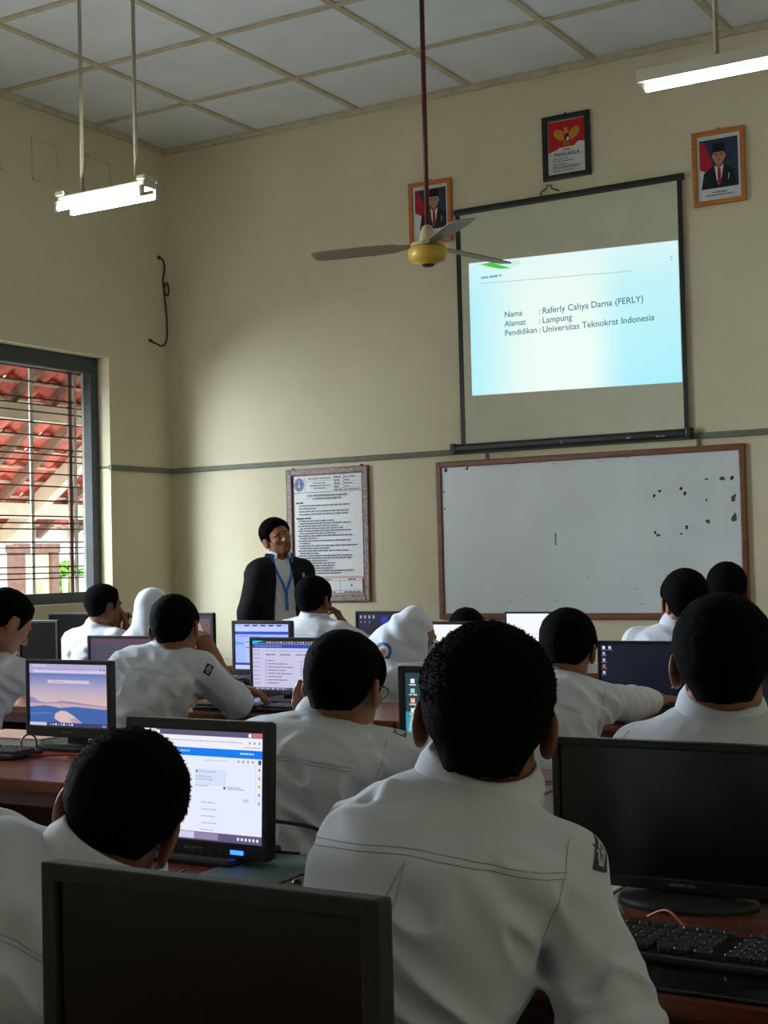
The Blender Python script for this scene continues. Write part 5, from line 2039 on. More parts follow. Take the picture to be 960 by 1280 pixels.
    for sd in (1, -1):
        S = Field()
        a = ank[sd]
        S.cone(V3(a[0], a[1], .05), V3(a[0], a[1], .04) + Yf * .15, .046, .038, .02)
        S.cone(V3(a[0], a[1], .045) - Yf * .03, V3(a[0], a[1], .09), .042, .046, .02)
        S.cut_plane(V3(0, 0, .004), -UP)
        S.cut_plane(V3(0, 0, .115), UP)
        kids.append((S.mesh('shoe', .009, MT['shoe'], None), P))

    # ---------------- shirt
    S = Field()
    torso_prim(S, pel, c7, X, X1, .012, bulge, wid, .035, dep)
    for sd in (1, -1):
        S.cone(c7 - az * .022, sh[sd], .050 * s, .060 * s, .04)
        S.cone(sh[sd], E_[sd], .062 * s, .056 * s, .022)
        wv = W_p[sd] - E_[sd]; Lw = np.linalg.norm(wv); wv /= Lw
        if sleeve == 'long':
            S.cone(E_[sd], W_p[sd] - wv * .012, .056 * s, .040 * s, .02, cut_end=0.0)
        elif sleeve == 'rolled':
            S.cone(E_[sd], E_[sd] + wv * .055, .056 * s, .052 * s, .02, cut_end=0.0)
    off = V3(wseed * 1.37, wseed * 2.11, wseed * .73)
    fold_l = [(npv(a), npv(b), am, wdt) for (a, b, am, wdt) in folds]
    az_ = az

    def wr_disp(p):
        q = p - c7
        u = q @ X; v = q @ Yf; z = q @ az_
        w1 = vnoise(np.stack([u * 7 + z * 3, v * 7, z * 9 - u * 5], 1) + off)
        w2 = vnoise(np.stack([u * 13 - z * 6 + w1 * .8, v * 13, z * 20 + u * 9], 1) + off + 7)
        ridge = (1 - np.abs(w2) * 2.0)
        low = np.clip(-z / .16 - .35, 0, 1)
        d = -(w1 * .0085 + np.clip(ridge, -.5, 1) * .0125 * (.25 + .75 * low)) * wrinkle
        for sd in (1, -1):
            de = np.linalg.norm(p - E_[sd], axis=1)
            t = np.exp(-(de / .09) ** 2)
            ax_ = (E_[sd] - sh[sd]) / (np.linalg.norm(E_[sd] - sh[sd]) + 1e-9)
            d = d - t * np.sin((p @ ax_) * 190 + w1 * 6) * .0030 * wrinkle
        for a, b, am, wdt in fold_l:
            ab = b - a
            t = np.clip(((p - a) @ ab) / (ab @ ab), 0, 1)
            r = np.linalg.norm(p - a - t[:, None] * ab, axis=1)
            d = d - 1.5 * am * np.exp(-(r / (wdt * 1.25)) ** 2) * np.sin(np.clip(t, .02, .98) * PI) ** .5
        return d
    wr_disp0 = wr_disp
    S.disp = lambda p: wr_disp0(p) * np.clip(((p - pel) @ az_ + .09) / .10, .15, 1)
    S.dmax = .030
    S.cut_cone(c7 - az * .03 + Yf * .012, c + M @ V3(0, -.01, -.02) * s, .056 * s, .072 * s, .006)
    S.cut_plane(pel - az * .085, -az)
    shirt = S.mesh('shirt', hs, MT['cloth'], None)
    kids.append((shirt, P))
    bv = bvh_of(shirt)

    # ---------------- collar
    if not hijab:
        nd = (c + M @ V3(0, -.012, -.05) * s) - c7
        nd /= np.linalg.norm(nd)
        nax = nd * .8 + az * .2
        kw = dict(gap=collar_open)
        kw.update(collar_kw or {})
        if collar_axis is not None:
            nax = npv(collar_axis)
        co = collar(None, npv(collar_pos) if collar_pos is not None else c7 + nd * .030 + Yf * .006, nax, Yf, .067 * s * collar_s, .063 * s * collar_s, .028 * s, MT['cloth'], **kw)
        kids.append((co, shirt))
    # ---------------- seams of the yoke and shoulders
    bk = -Yf
    if yoke is not None:
        y0, y1, dip = yoke if isinstance(yoke, tuple) else (-.165, .165, .0)
        yz = -.062
        pts = [c7 + X1 * x + az * (yz - .020 * (abs(x) / .165) ** 2 + dip * x) - Yf * .0 for x in np.linspace(y0, y1, 9)]
        o = seam(None, bv, [V3(p) - Yf * .0 for p in pts], Yf, .0011 if near else .0016, 'yoke_seam', double=.007 if near else None)
        if o:
            kids.append((o, shirt))
        if near:
            for sd in (1, -1):
                q = [sh[sd] + X1 * sd * (-.005) + az * z - Yf * .02 for z in (.055, .02, -.03, -.075)]
                o = seam(None, bv, q, Yf * .8 - X1 * sd * .5, .0009, 'armhole_seam')
                if o:
                    kids.append((o, shirt))
    if pleat is not None:
        for (x0, z0, x1, z1) in pleat:
            o = seam(None, bv, [c7 + X1 * x0 + az * z0, c7 + X1 * (x0 + x1) / 2 + az * (z0 + z1) / 2, c7 + X1 * x1 + az * z1], Yf, .0011, 'pleat_edge')
            if o:
                kids.append((o, shirt))
    for (bc, bd, bw, bh, kind) in badge:
        cf = (lambda u, v: lin(176, 178, 184) if (abs(abs(u - .5) - .25 * (1 - abs(v - .5) * 1.6)) < .07 or abs(v - .5) < .05 or abs(u - .5) < .06) and .14 < u < .86 and .14 < v < .86 else lin(22, 24, 30)) if kind == 'sleeve' else \
             (lambda u, v: lin(40, 92, 160) if (u - .5) ** 2 + (v - .5) ** 2 < .24 and (u - .5) ** 2 + (v - .5) ** 2 > .10 else (lin(200, 110, 90) if (u - .5) ** 2 + (v - .5) ** 2 < .03 else lin(170, 190, 214)))
        o = patch(None, bv, bc, bd, az, bw, bh, 'sleeve_badge', MT['print'], colf=cf, nx=22, nz=22)
        kids.append((o, shirt))

    # ---------------- hair or headscarf
    if not hijab:
        hk = dict(top=.020, side=.009, curl=0.0, seed=wseed)
        st_n = 0
        if hair:
            hk.update(hair)
            st_n = hk.pop('strands', 0)
            st_l = hk.pop('slen', .012)
        hf = hair_field(c, M, s, **hk)
        ho = hf.mesh('hair', .0046 if near < 2 else .0040, MT['hair'], None)
        kids.append((ho, P))
        if near:
            so = strands('nape_stubble', body, c, M, 2600, .0045, None, wseed + 50, 0, stub=(low_ := hk.get('low', 0.0), s))
            kids.append((so, ho))
        if st_n:
            so = strands('hair_tufts', ho, c, M, st_n, st_l, None, wseed, 1.0 if hk['curl'] else .15)
            kids.append((so, ho))
    else:
        hijab(c, M, c7, X1, Yf, az, sh, kids, P, s)
    # ---------------- face pieces
    if face:
        for sx in (-1, 1):
            e = MB()
            q = c + M @ (V3(sx * .031, .0785, .003) * s)
            e.lathe([(.0, -.0115 * s), (.006 * s, -.0098 * s), (.0102 * s, -.005 * s), (.0115 * s, 0), (.0102 * s, .005 * s), (.006 * s, .0098 * s), (0, .0115 * s)], seg=14)
            e.v = [tuple(q + V3(v)) for v in e.v]
            eo = e.build('eye', MT['eye'])
            kids.append((eo, P))
            e = MB()
            e.lathe([(.0055 * s, 0), (.005 * s, .0012 * s), (0, .002 * s)], seg=12)
            mm = np.stack([M[:, 0], -M[:, 2], M[:, 1]], 1)
            q2 = q + M[:, 1] * .0104 * s
            e.v = [tuple(q2 + mm @ V3(v)) for v in e.v]
            kids.append((e.build('iris', MT['iris']), eo))
            e = MB()
            pts = [c + M @ (V3(sx * x, y, z) * s) for (x, y, z) in ((.014, .0985, .021), (.028, .0965, .027), (.044, .086, .024))]
            e.tube(pts, [.0028 * s, .0034 * s, .0016 * s], 6)
            kids.append((e.build('eyebrow', MT['hair']), P))
        e = MB()
        for z, y in ((-.0555, .1045), (-.0635, .1035)):
            e.tube([c + M @ (V3(x, y - abs(x) * .28, z + (.001 if abs(x) < .01 else -.0005)) * s) for x in (-.022, -.011, 0, .011, .022)], [.0015 * s, .0036 * s, .0038 * s, .0036 * s, .0015 * s], 8)
        kids.append((e.build('lips', MT['lips']), P))
    if glasses:
        e = MB()
        for sx in (-1, 1):
            ringp = [c + M @ (V3(sx * .033 + .022 * math.cos(a), .112, .002 + .016 * math.sin(a)) * s) for a in np.linspace(0, 2 * PI, 19)]
            e.tube(ringp, .0013, 6)
            e.tube([c + M @ (V3(sx * .055, .111, .006) * s), c + M @ (V3(sx * .080, .06, .008) * s), c + M @ (V3(sx * .084, .0, .006) * s), c + M @ (V3(sx * .083, -.018, -.006) * s)], .0014, 6)
        e.tube([c + M @ (V3(-.011, .112, .006) * s), c + M @ (V3(0, .115, .009) * s), c + M @ (V3(.011, .112, .006) * s)], .0012, 6)
        kids.append((e.build('spectacles', MT['wire']), P))
    if watch:
        sd = watch
        fd = W_p[sd] - E_[sd]; fd /= np.linalg.norm(fd)
        e = MB()
        q = W_p[sd] - fd * .035
        x = np.cross(fd, UP); x /= np.linalg.norm(x); y = np.cross(x, fd)
        rr = .0315 * s
        vs, fs = [], []
        nn = 24
        prof = [(rr, -.013), (rr + .004, -.012), (rr + .004, .012), (rr, .013)]
        for i in range(nn):
            a = 2 * PI * i / nn
            for (r_, z_) in prof:
                vs.append(q + (x * math.cos(a) + y * math.sin(a)) * r_ + fd * z_)
        for i in range(nn):
            for j in range(4):
                fs.append((i * 4 + j, i * 4 + (j + 1) % 4, ((i + 1) % nn) * 4 + (j + 1) % 4, ((i + 1) % nn) * 4 + j))
        e.add(vs, fs, 0, True)
        kids.append((e.build('wrist_band', MT['cuff']), P))
    if DEBUG:
        print('DBG', label[:30], 'c7', c7.round(2), 'pel', pel.round(2), 'elR', E_[1].round(2), 'elL', E_[-1].round(2), 'wrR', W_p[1].round(2), 'wrL', W_p[-1].round(2), 'up', [round(float(np.linalg.norm(E_[q] - sh[q])), 2) for q in (1, -1)], 'fo', [round(float(np.linalg.norm(E_[q] - W_p[q])), 2) for q in (1, -1)])
    info = dict(c=c, M=M, c7=c7, pel=pel, X=X, X1=X1, Yf=Yf, az=az, sh=sh, el=E_, wr=W_p, P=P, kids=kids, shirt=shirt, bv=bv)
    if not standing:
        stool(pel[0] - Yf[0] * .0, pel[1], slabel)
    return info


def finish(info):
    """hand every piece over to its owner, in the owner's own coordinates"""
    P = info['P']
    T = Matrix.Translation(-P.location)
    for o, par in info['kids']:
        o.data.transform(T)
        o.parent = par


# ---------------------------------------------------------------- headscarf shapes
def hijab_back(c, M, c7, X1, Yf, az, sh, kids, P, s):
    F = Field()
    A = M.T
    Q = lambda x, y, z: c + M @ (V3(x, y, z) * s)
    F.ell(Q(0, -.012, .028), V3(.090, .110, .104) * s, A)
    F.ell(Q(0, -.01, -.05), V3(.088, .098, .10) * s, A, .04)
    F.cone(Q(0, -.03, -.06), c7 - az * .03 - Yf * .02, .082, .105, .05)
    for sd in (1, -1):
        F.cone(c7 - az * .02, sh[sd] - X1 * sd * .03, .085, .080, .06)
        F.cone(c7 - az * .05 + X1 * sd * .05, c7 - az * .20 + X1 * sd * .11 + Yf * .05, .085, .075, .06)
    F.cone(c7 - az * .04, c7 - az * .24 - Yf * .06, .09, .085, .06)

    def disp(p):
        q = p - c
        u = q @ X1; v = q @ Yf; z = q @ UP
        lowf = np.clip((-z - .02) / .12, 0, 1)
        ang = np.arctan2(u, -v)
        return -(np.sin(ang * 7 + vnoise(q * 9) * 1.5) * .006 * lowf + vnoise(q * 16) * .004)
    F.disp = disp
    F.dmax = .012
    F.cut_ell(Q(0, .115, -.015), V3(.056, .07, .075) * s, A, .01)
    kids.append((F.mesh('headscarf', .0075, MT['hijab'], None), P))


# ---------------------------------------------------------------- the cast
PEOPLE = []


def cast(**k):
    i = person(**k)
    PEOPLE.append(i)
    return i



def A3(px, py, w):
    return npv(at(px, py, w))


# big boy in front
big = cast(label='big boy in a white shirt seen from behind, curly black hair, nearest the viewer', head=at(607, 900, 1.96), hrot=(26, 6, 6), c7=at(596, 985, 1.97), tyaw=3, lean=(-.075, .20), troll=4,
           slabel='wooden stool under the big curly-haired boy', near=2, hair=dict(top=.020, side=.007, low=-.012, curl=.004, strands=16000, slen=.007), skin='skin_dark', ears=1.2, collar_s=1.08, collar_kw=dict(drop=.024), drop=.095, shw=.142, wid=.89, yoke=(-.18, .18, 0), wseed=1,
           wr={1: (7.08, -7.87, .46), -1: (6.86, -7.90, .52)}, el={1: A3(768, 1300, 1.79), -1: A3(470, 1240, 1.99)}, hands={1: (V3(-.3, .9, -.1), V3(0, 0, -1), .3)},
           badge=[(at(757, 1068, 1.84), V3(-.62, .78, 0), .026, .044, 'sleeve')],
           folds=[(at(520, 1052, 1.83), at(485, 1130, 1.82), .012, .012), (at(515, 1056, 1.83), at(538, 1140, 1.82), -.007, .010), (at(665, 1085, 1.80), at(560, 1150, 1.78), .012, .016), (at(670, 1130, 1.80), at(590, 1240, 1.78), .011, .016),
                  (at(670, 1105, 1.79), at(590, 1185, 1.78), -.007, .012), (at(480, 960, 1.9), at(500, 1010, 1.9), .011, .014), (at(455, 970, 1.9), at(465, 1020, 1.92), -.008, .012), (at(700, 1120, 1.76), at(770, 1200, 1.76), .010, .016), (at(690, 1160, 1.76), at(750, 1260, 1.76), -.009, .016)],
           pleat=[(.0, -.068, -.035, -.22), (.0, -.068, .012, -.23)])

# leaning boy with his back half out of the frame
cast(label='boy leaning sideways before the web page monitor, his collar standing off his neck', head=at(150, 1020, 2.20), hrot=(37, 16, 20), c7=at(118, 1092, 2.20), tyaw=14, lean=(-.18, .26), troll=24, pelvis=(6.18, -8.24, .565),
     collar_pos=at(136, 1070, 2.16), collar_axis=CAM_U * .8 + CAM_R * .42 - _fw * .05, collar_s=1.28, slabel='wooden stool under the leaning boy',
     near=2, wr={1: (6.24, -7.95, .55), -1: (6.12, -7.96, .53)}, el={1: (6.42, -8.02, .60), -1: (5.98, -8.12, .62)}, hair=dict(top=.021, side=.011, strands=12000, slen=.012), skin='skin', ears=1.0, yoke=(-.17, .17, 0), wseed=2, drop=.05, shw=.155, wid=1.0,
     collar_kw=dict(), pleat=[(.0, -.068, -.04, -.22), (.0, -.068, .02, -.22)],
     folds=[(at(35, 1122, 2.0), at(-10, 1180, 2.0), .012, .014), (at(35, 1122, 2.0), at(60, 1200, 2.0), .010, .012), (at(30, 1240, 2.0), at(-20, 1260, 2.0), .010, .016), (at(50, 1210, 2.0), at(0, 1220, 2.0), -.008, .014)])

# boy with glasses
cast(label='boy with glasses leaning on his hand, dark badge on his white sleeve', head=at(431, 858, 3.28), hrot=(4, 12, 3), c7=at(410, 905, 3.30), tyaw=2, lean=(-.03, .24), slabel='wooden stool under the boy with glasses', near=1,
     hair=dict(top=.015, side=.005, strands=5000, slen=.006), skin='skin', ears=1.1, yoke=(-.18, .17, 0), wseed=3, glasses=True, drop=.07, shw=.165, wid=1.08, troll=2,
     wr={-1: A3(386, 906, 3.46)}, hands={-1: (V3(.12, .15, .9), V3(.75, -.55, .1), .55, .5)},
     badge=[(at(501, 912, 3.2), V3(-.6, .75, -.2), .032, .030, 'sleeve')],
     folds=[(at(400, 905, 3.2), at(345, 925, 3.25), .010, .014), (at(385, 900, 3.2), at(350, 910, 3.25), -.008, .012), (at(480, 945, 3.1), at(430, 985, 3.1), .009, .016), (at(500, 920, 3.1), at(485, 950, 3.1), .009, .012)])

# broad boy on the other side
cast(label='broad boy in a white shirt facing away behind the dark round-footed monitor', head=at(904, 830, 2.68), hrot=(17, 4, 0), c7=at(900, 893, 2.70), tyaw=8, lean=(.0, .07), slabel='wooden stool under the broad boy', near=1, wr={-1: A3(880, 980, 2.95)}, el={-1: A3(835, 975, 2.75)},
     hair=dict(top=.020, side=.008, low=-.010, strands=7000, slen=.008), skin='skin', ears=1.25, yoke=(-.17, .17, 0), wseed=4, drop=.085, shw=.150, wid=1.0,
     folds=[(at(850, 895, 2.6), at(815, 925, 2.62), .008, .016)])

# boy before the navy screen
cast(label='boy in a white shirt bent towards the navy blue screen, one arm reaching out', head=at(709, 812, 4.66), hrot=(14, 22, 4), c7=at(692, 848, 4.66), tyaw=2, lean=(.03, .25), slabel='wooden stool before the navy blue screen', near=1,
     hair=dict(top=.020, side=.009, low=-.008, strands=4000, slen=.010), skin='skin', ears=1.2, yoke=(-.17, .17, 0), wseed=5, drop=.06, shw=.168, wid=1.02, troll=6,
     wr={1: A3(818, 876, 4.97)}, el={1: A3(788, 879, 4.75)}, hands={1: (V3(.2, .9, .02), V3(0, 0, -1), .18)},
     folds=[(at(745, 860, 4.5), at(742, 905, 4.5), -.004, .012), (at(752, 865, 4.5), at(780, 885, 4.5), .010, .012), (at(770, 875, 4.5), at(800, 900, 4.5), -.008, .012)])

# boy touching his ear
cast(label='boy in a white shirt holding a hand to his ear, elbow on the desk', head=at(219, 785, 5.38), hrot=(18, 8, -4), c7=at(214, 815, 5.40), tyaw=0, lean=(-.10, .24), slabel='wooden stool under the boy touching his ear', near=1,
     hair=dict(top=.014, side=.006, strands=3500, slen=.007), skin='skin', ears=1.2, yoke=(-.16, .16, 0), wseed=6, drop=.065, shw=.165, wid=1.06, troll=3, sleeve='rolled',
     wr={1: A3(266, 820, 5.44), -1: A3(291, 860, 5.66)}, el={1: A3(296, 877, 5.42), -1: A3(228, 864, 5.66)}, hands={1: (V3(-.50, -.05, .75), V3(-.6, .5, -.3), .75, .6), -1: (V3(.9, .35, -.1), V3(0, 0, -1), .4)}, watch=-1,
     badge=[(at(268, 838, 5.2), V3(-.85, .5, 0), .030, .040, 'sleeve')],
     folds=[(at(190, 832, 5.25), at(178, 860, 5.25), .010, .016), (at(192, 832, 5.25), at(200, 862, 5.25), -.007, .014), (at(245, 850, 5.2), at(215, 870, 5.2), .010, .018), (at(165, 868, 5.25), at(150, 880, 5.25), .010, .018)],
     pleat=[(-.005, -.068, -.03, -.2), (-.005, -.068, .02, -.2)])

# boy at the window side, looking down
cast(label='boy in profile looking down, cut by the frame beside the dune landscape screen', head=at(7, 778, 5.6), hrot=(-18, 34, 0), c7=at(-10, 822, 5.62), tyaw=-5, lean=(-.02, .20), slabel='wooden stool under the boy looking down', near=0,
     hair=dict(top=.018, side=.008), skin='skin', ears=1.1, wseed=7, drop=.07, shw=.165)

# boy beside the window with hands at his mouth
cast(label='boy below the barred window holding both hands to his mouth', head=at(130, 758, 8.3), hrot=(-22, 4, 0), c7=at(122, 786, 8.32), tyaw=-5, lean=(-.05, .10), slabel='wooden stool under the boy below the window', near=0,
     hair=dict(top=.018, side=.009), skin='skin_dark', ears=1.1, wseed=8, drop=.065, shw=.165, yoke=(-.16, .16, 0), sleeve='rolled',
     wr={1: A3(157, 787, 8.4), -1: A3(153, 789, 8.5)}, hands={1: (V3(-.15, .1, .95), V3(-.5, -.6, .1), .8, .5), -1: (V3(.15, .0, .95), V3(.6, -.3, .1), .8, .5)})

# girl in a white headscarf, seen from behind
cast(label='girl in a long white headscarf seen from behind, beside the boy touching his ear', head=at(191, 767, 6.95), hrot=(30, 4, 0), c7=at(190, 798, 6.97), tyaw=10, lean=(0, .18), slabel='wooden stool under the girl seen from behind', near=0,
     hijab=hijab_back, wr={1: A3(204, 826, 7.2), -1: A3(182, 828, 7.3)}, skin='skin', wseed=9, drop=.07, shw=.150, s=.97)

# boy in front of the teacher
cast(label='boy in a white shirt directly in front of the teacher, raising one hand', head=at(393, 750, 7.6), hrot=(-4, 4, 0), c7=at(392, 777, 7.6), tyaw=0, lean=(0, .15), slabel='wooden stool before the teacher', near=0,
     hair=dict(top=.018, side=.009), skin='skin_dark', ears=1.1, wseed=10, drop=.06, shw=.160, yoke=(-.16, .16, 0), sleeve='rolled',
     wr={1: A3(430, 784, 7.7)}, hands={1: (V3(-.35, .0, .85), V3(-.6, -.4, .0), .7, .5)})

# boy hardly seen below the whiteboard
cast(label='boy of whom only the top of the black hair shows below the whiteboard corner', head=at(584, 792, 7.25), hrot=(10, 12, 0), c7=at(582, 822, 7.25), tyaw=0, lean=(0, .16), slabel='wooden stool below the whiteboard corner', near=0,
     hair=dict(top=.018, side=.008), skin='skin_dark', wseed=11, reach=.36)

# two boys at the far side
cast(label='boy in a white shirt above the navy blue screen, before the whiteboard', head=at(856, 752, 5.6), hrot=(34, 2, 0), c7=at(850, 786, 5.62), tyaw=8, lean=(0, .16), slabel='wooden stool under the boy above the navy screen', near=1,
     hair=dict(top=.018, side=.008), skin='skin', ears=1.3, wseed=12, yoke=(-.17, .17, 0), drop=.06, shw=.165, wrinkle=.7)
cast(label='boy whose black head rises against the whiteboard edge, behind the broad boy', head=at(909, 738, 6.5), hrot=(15, 2, 0), c7=at(907, 770, 6.52), tyaw=8, lean=(0, .16), slabel='wooden stool under the boy by the whiteboard edge', near=0,
     hair=dict(top=.018, side=.009), skin='skin_dark', wseed=13)


# ---------------------------------------------------------------- slumped girl in a tilted headscarf
def hijab_slumped(c, M, c7, X1, Yf, az, sh, kids, P, s):
    F = Field()
    w0 = 6.12
    A = M.T
    Q = lambda x, y, z: c + M @ (V3(x, y, z) * s)
    F.ell(Q(0, -.012, .024), V3(.080, .100, .098) * s, A)
    F.cone(A3(521, 767, w0), Q(0, -.01, -.03), .026, .070, .05)
    F.cone(A3(519, 770, w0), A3(478, 815, w0 + .02), .030, .070, .04)
    F.cone(Q(0, -.01, -.04), A3(484, 820, w0), .085, .075, .06)
    F.cone(A3(505, 800, w0), A3(505, 828, w0 - .06), .075, .060, .06)
    F.cone(A3(487, 815, w0), A3(480, 806, w0 + .05), .07, .055, .06)
    F.cone(A3(515, 800, w0 - .02), A3(520, 822, w0 - .05), .055, .045, .05)

    def disp(p):
        q = p - c
        n = vnoise(q * V3(9, 9, 12) + 3)
        return -(np.sin((q @ V3(.6, .2, 1.0)) * 62 + n * 3) * .0035 + vnoise(q * 18) * .004)
    F.disp = disp
    F.dmax = .010
    F.cut_ell(Q(0, .122, -.015), V3(.072, .095, .098) * s, A, .01)
    o = F.mesh('headscarf', .0065, MT['hijab'], None)
    kids.append((o, P))
    bv = bvh_of(o)
    em = patch(None, bv, at(479, 812, w0), _fw, az, .075, .085, 'scarf_emblem', MT['print'], lift=.002, nx=20, nz=20, colf=lambda u, v: lin(44, 92, 158) if .10 < (u - .5) ** 2 + (v - .5) ** 2 < .22 else (lin(206, 118, 96) if (u - .5) ** 2 + (v - .5) ** 2 < .03 else lin(200, 208, 214)))
    kids.append((em, o))


slump = cast(label='girl slumped over her desk in a tilted white headscarf with a blue emblem', head=at(516, 796, 6.12), hrot=(-66, 22, 30), c7=at(493, 822, 6.12), tyaw=-30, lean=(-.02, .10), slabel='wooden stool under the slumped girl', near=1,
             hijab=hijab_slumped, skin='skin', wseed=14, drop=.05, shw=.145, s=.96, troll=14, wrinkle=1.6,
             wr={1: A3(534, 806, 6.12), -1: A3(533, 812, 6.25)}, hands={1: (V3(-.25, .1, .9), V3(-.6, .4, .1), .9, .5), -1: (V3(-.1, 0, .95), V3(-.4, -.5, .2), .9, .5)})

# ---------------------------------------------------------------- the teacher
t_c = at(346, 672, 9.0)
t_c7 = at(348, 699, 9.03)
teach = cast(label='standing teacher in an open black jacket, white shirt and blue lanyard', head=t_c, hrot=(240, -4, 20), c7=t_c7, tyaw=238, lean=(0, 0), slabel='', s=.97, standing=True, near=1,
             hair=dict(top=.024, side=.011), skin='skin', ears=1.0, wseed=15, drop=.075, shw=.148, wid=1.0, sleeve='long', troll=0, collar_open=30,
             wrinkle=.35, pelvis=npv(t_c7) + V3(.02, .0, -.50), wr={1: npv(t_c7) + rotz(R(238)) @ V3(.26, .05, -.60), -1: npv(t_c7) + rotz(R(238)) @ V3(-.25, .05, -.60)}, bulge=.01,
             hands={1: (V3(0, 0, -1), V3(.5, .5, 0), .35), -1: (V3(0, 0, -1), V3(-.5, .5, 0), .35)})


def jacket(i):
    c7, pel, X, X1, Yf, az, sh, E_, W_p = (i[k] for k in ('c7', 'pel', 'X', 'X1', 'Yf', 'az', 'sh', 'el', 'wr'))
    F = Field()
    torso_prim(F, pel, c7, X, X1, .026, .01, 1.02, .035, 1.0)
    for sd in (1, -1):
        F.cone(c7 - az * .026, sh[sd], .052, .068, .05)
        F.cone(sh[sd], E_[sd], .074, .070, .03)
        wv = W_p[sd] - E_[sd]; wv /= np.linalg.norm(wv)
        F.cone(E_[sd], W_p[sd] + wv * .0, .070, .058, .02, cut_end=0)
    F.disp = lambda p: vnoise((p - c7) * V3(12, 12, 9)) * .005 - np.clip(.4 - np.abs(vnoise((p - c7) * 17 + 4)), -.2, 1) * .004
    F.dmax = .010
    F.cut_cone(c7 - az * .05 + Yf * .02, c7 + az * .12 + Yf * .03, .060, .075, .004)

    def opening(p):
        q = p - c7
        u = q @ X1; v = q @ Yf; z = -(q @ az)
        hw = np.interp(z, [-.02, .05, .12, .30, .60], [.050, .052, .058, .070, .085])
        return np.maximum(np.abs(u - .012) - hw, .02 - v)
    F.cut(opening, .003)
    F.cut_plane(pel - az * .10, -az)
    o = F.mesh('jacket', .0065, MT['navy'], None)
    i['kids'].append((o, i['P']))
    bv = bvh_of(o)
    # stand collar of the jacket
    cl = collar(None, c7 + az * .010 + Yf * .010, az * .8 + UP * .2, Yf, .080, .078, .030, MT['navy'], gap=52, name='jacket_collar', drop=.022)
    i['kids'].append((cl, o))
    e = patch(None, bv, c7 - X1 * .115 - az * .115 + Yf * .1, -Yf, az, .030, .060, 'chest_emblem', MT['print'], nx=16, nz=24,
              colf=lambda u, v: lin(170, 190, 196) if ((u - .5) / .34) ** 2 + ((v - .68) / .26) ** 2 < 1 or (v < .30 and v > .18) else lin(18, 18, 26))
    i['kids'].append((e, o))
    # lanyard round the neck
    sbv = i['bv']
    pts = []
    for (x, z) in ((-.066, .03), (-.060, -.03), (-.046, -.09), (-.026, -.14), (-.004, -.20)):
        pts.append((x, z))
    for side in (1, -1):
        mb = MB()
        L = []
        for (x, z) in pts:
            p = c7 + X1 * (side * -x + .012) + az * z
            h = sbv.ray_cast(Vector(p + Yf * .4), Vector(-Yf), .8)
            q = h[0] + Vector(Yf) * .006 if h[0] is not None else Vector(p + Yf * .1)
            L.append(q)
        L = smooth_path(L, 4)
        ww = Vector(X1) * .009
        vs = []
        for q in L:
            vs += [q - ww, q + ww, q + ww + Vector(Yf) * .002, q - ww + Vector(Yf) * .002]
        fs = []
        for k in range(len(L) - 1):
            for j in range(4):
                fs.append((k * 4 + j, k * 4 + (j + 1) % 4, (k + 1) * 4 + (j + 1) % 4, (k + 1) * 4 + j))
        mb.add(vs, fs)
        i['kids'].append((mb.build('lanyard_strap', MT['lanyard']), i['P']))
    p = c7 + X1 * .012 + az * -.20
    h = sbv.ray_cast(Vector(p + Yf * .4), Vector(-Yf), .8)
    q = h[0] + Vector(Yf) * .010
    mb = MB()
    m3 = Matrix((Vector(X1), Vector(Yf), Vector(az))).transposed()
    mb.box(q - Vector(az) * .055, (.020, .004, .13), .002, m3)
    mb.box(q - Vector(az) * .005, (.026, .008, .012), .002, m3)
    i['kids'].append((mb.build('lanyard_tail', MT['lanyard']), i['P']))


jacket(teach)
for i_ in PEOPLE:
    finish(i_)
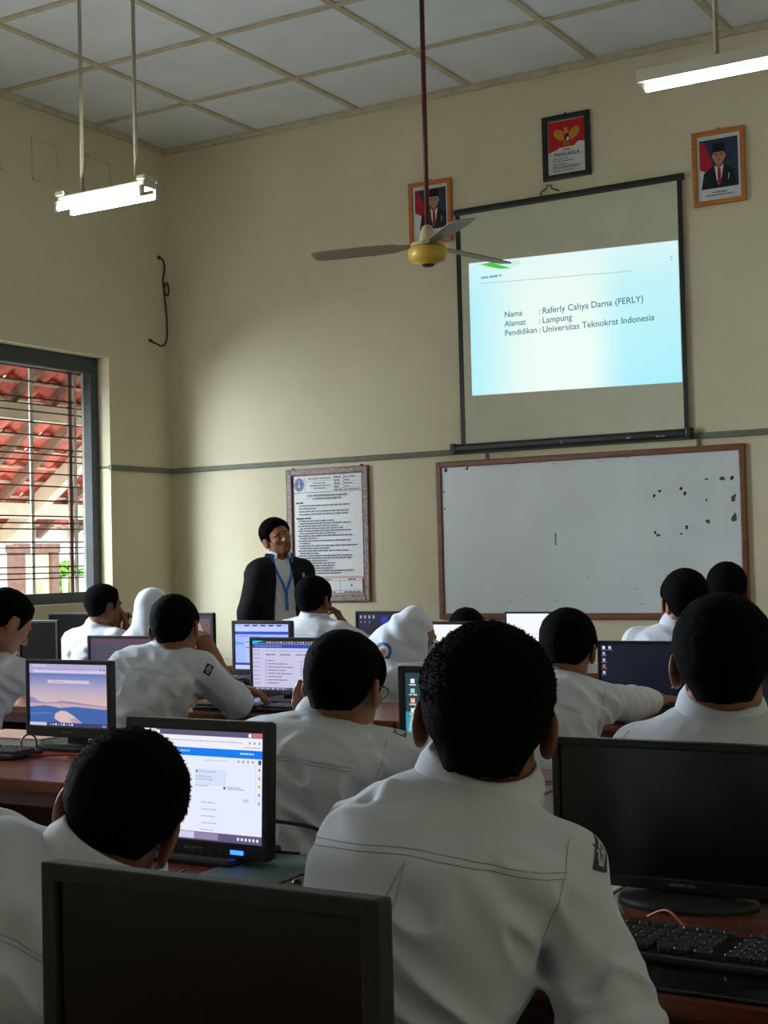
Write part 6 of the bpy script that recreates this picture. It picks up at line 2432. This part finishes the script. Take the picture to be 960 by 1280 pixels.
# ================================================================== LIGHT AND CAMERA
wd = bpy.data.worlds.new('sky')
SC.world = wd
wd.use_nodes = True
nt = wd.node_tree
bg = nt.nodes['Background']
bg.inputs['Color'].default_value = (0.84, 0.92, 1.0, 1)
bg.inputs['Strength'].default_value = SKY


def window_light(name, x, y, z, sy, sz, rot_y, power, col):
    """daylight coming in through a window opening"""
    l = bpy.data.lights.new(name, 'AREA')
    l.shape = 'RECTANGLE'
    l.size, l.size_y = sy, sz
    l.energy = power
    l.color = col
    o = bpy.data.objects.new(name, l)
    COL.objects.link(o)
    o.location = (x, y, z)
    o.rotation_euler = (R(90), 0, rot_y)
    return o


for i, (a, b, c, d) in enumerate(LW[:1]):
    o = window_light('daylight_portal', -0.31, (a + b) / 2, (c + d) / 2, b - a, d - c, R(-90), 1, (1, 1, 1))
    o.data.cycles.is_portal = True
for (a, b, c, d), pw in zip(LW[1:], (DAY, DAY * REAR)):
    # open sky outside the two windows beyond the picture's left edge, seen from a little above
    o = window_light('sky_light', -1.5, (a + b) / 2, 3.0, 2.6, 2.2, R(-90), pw, (0.80, 0.91, 1.0))
    o.rotation_euler = Vector((1, 0, -.38)).to_track_quat('-Z', 'Y').to_euler()
cam_d = bpy.data.cameras.new('camera')
cam_d.sensor_fit = 'VERTICAL'
cam_d.sensor_height = 24.0
cam_d.lens = CAM_F / 1280 * 24.0
cam_d.clip_start = 0.05
cam = bpy.data.objects.new('camera', cam_d)
COL.objects.link(cam)
cam.matrix_world = Matrix((( CAM_R.x, CAM_U.x, -_fw.x, CAM_POS.x), (CAM_R.y, CAM_U.y, -_fw.y, CAM_POS.y), (CAM_R.z, CAM_U.z, -_fw.z, CAM_POS.z), (0, 0, 0, 1)))
SC.camera = cam
SC.view_settings.view_transform = 'Standard'
SC.view_settings.look = 'None'
SC.view_settings.exposure = EXPO
SC.view_settings.gamma = 1.0
SC.view_settings.use_curve_mapping = False
SC.cycles.use_denoising = True
SC.cycles.max_bounces = 8
SC.cycles.diffuse_bounces = 5
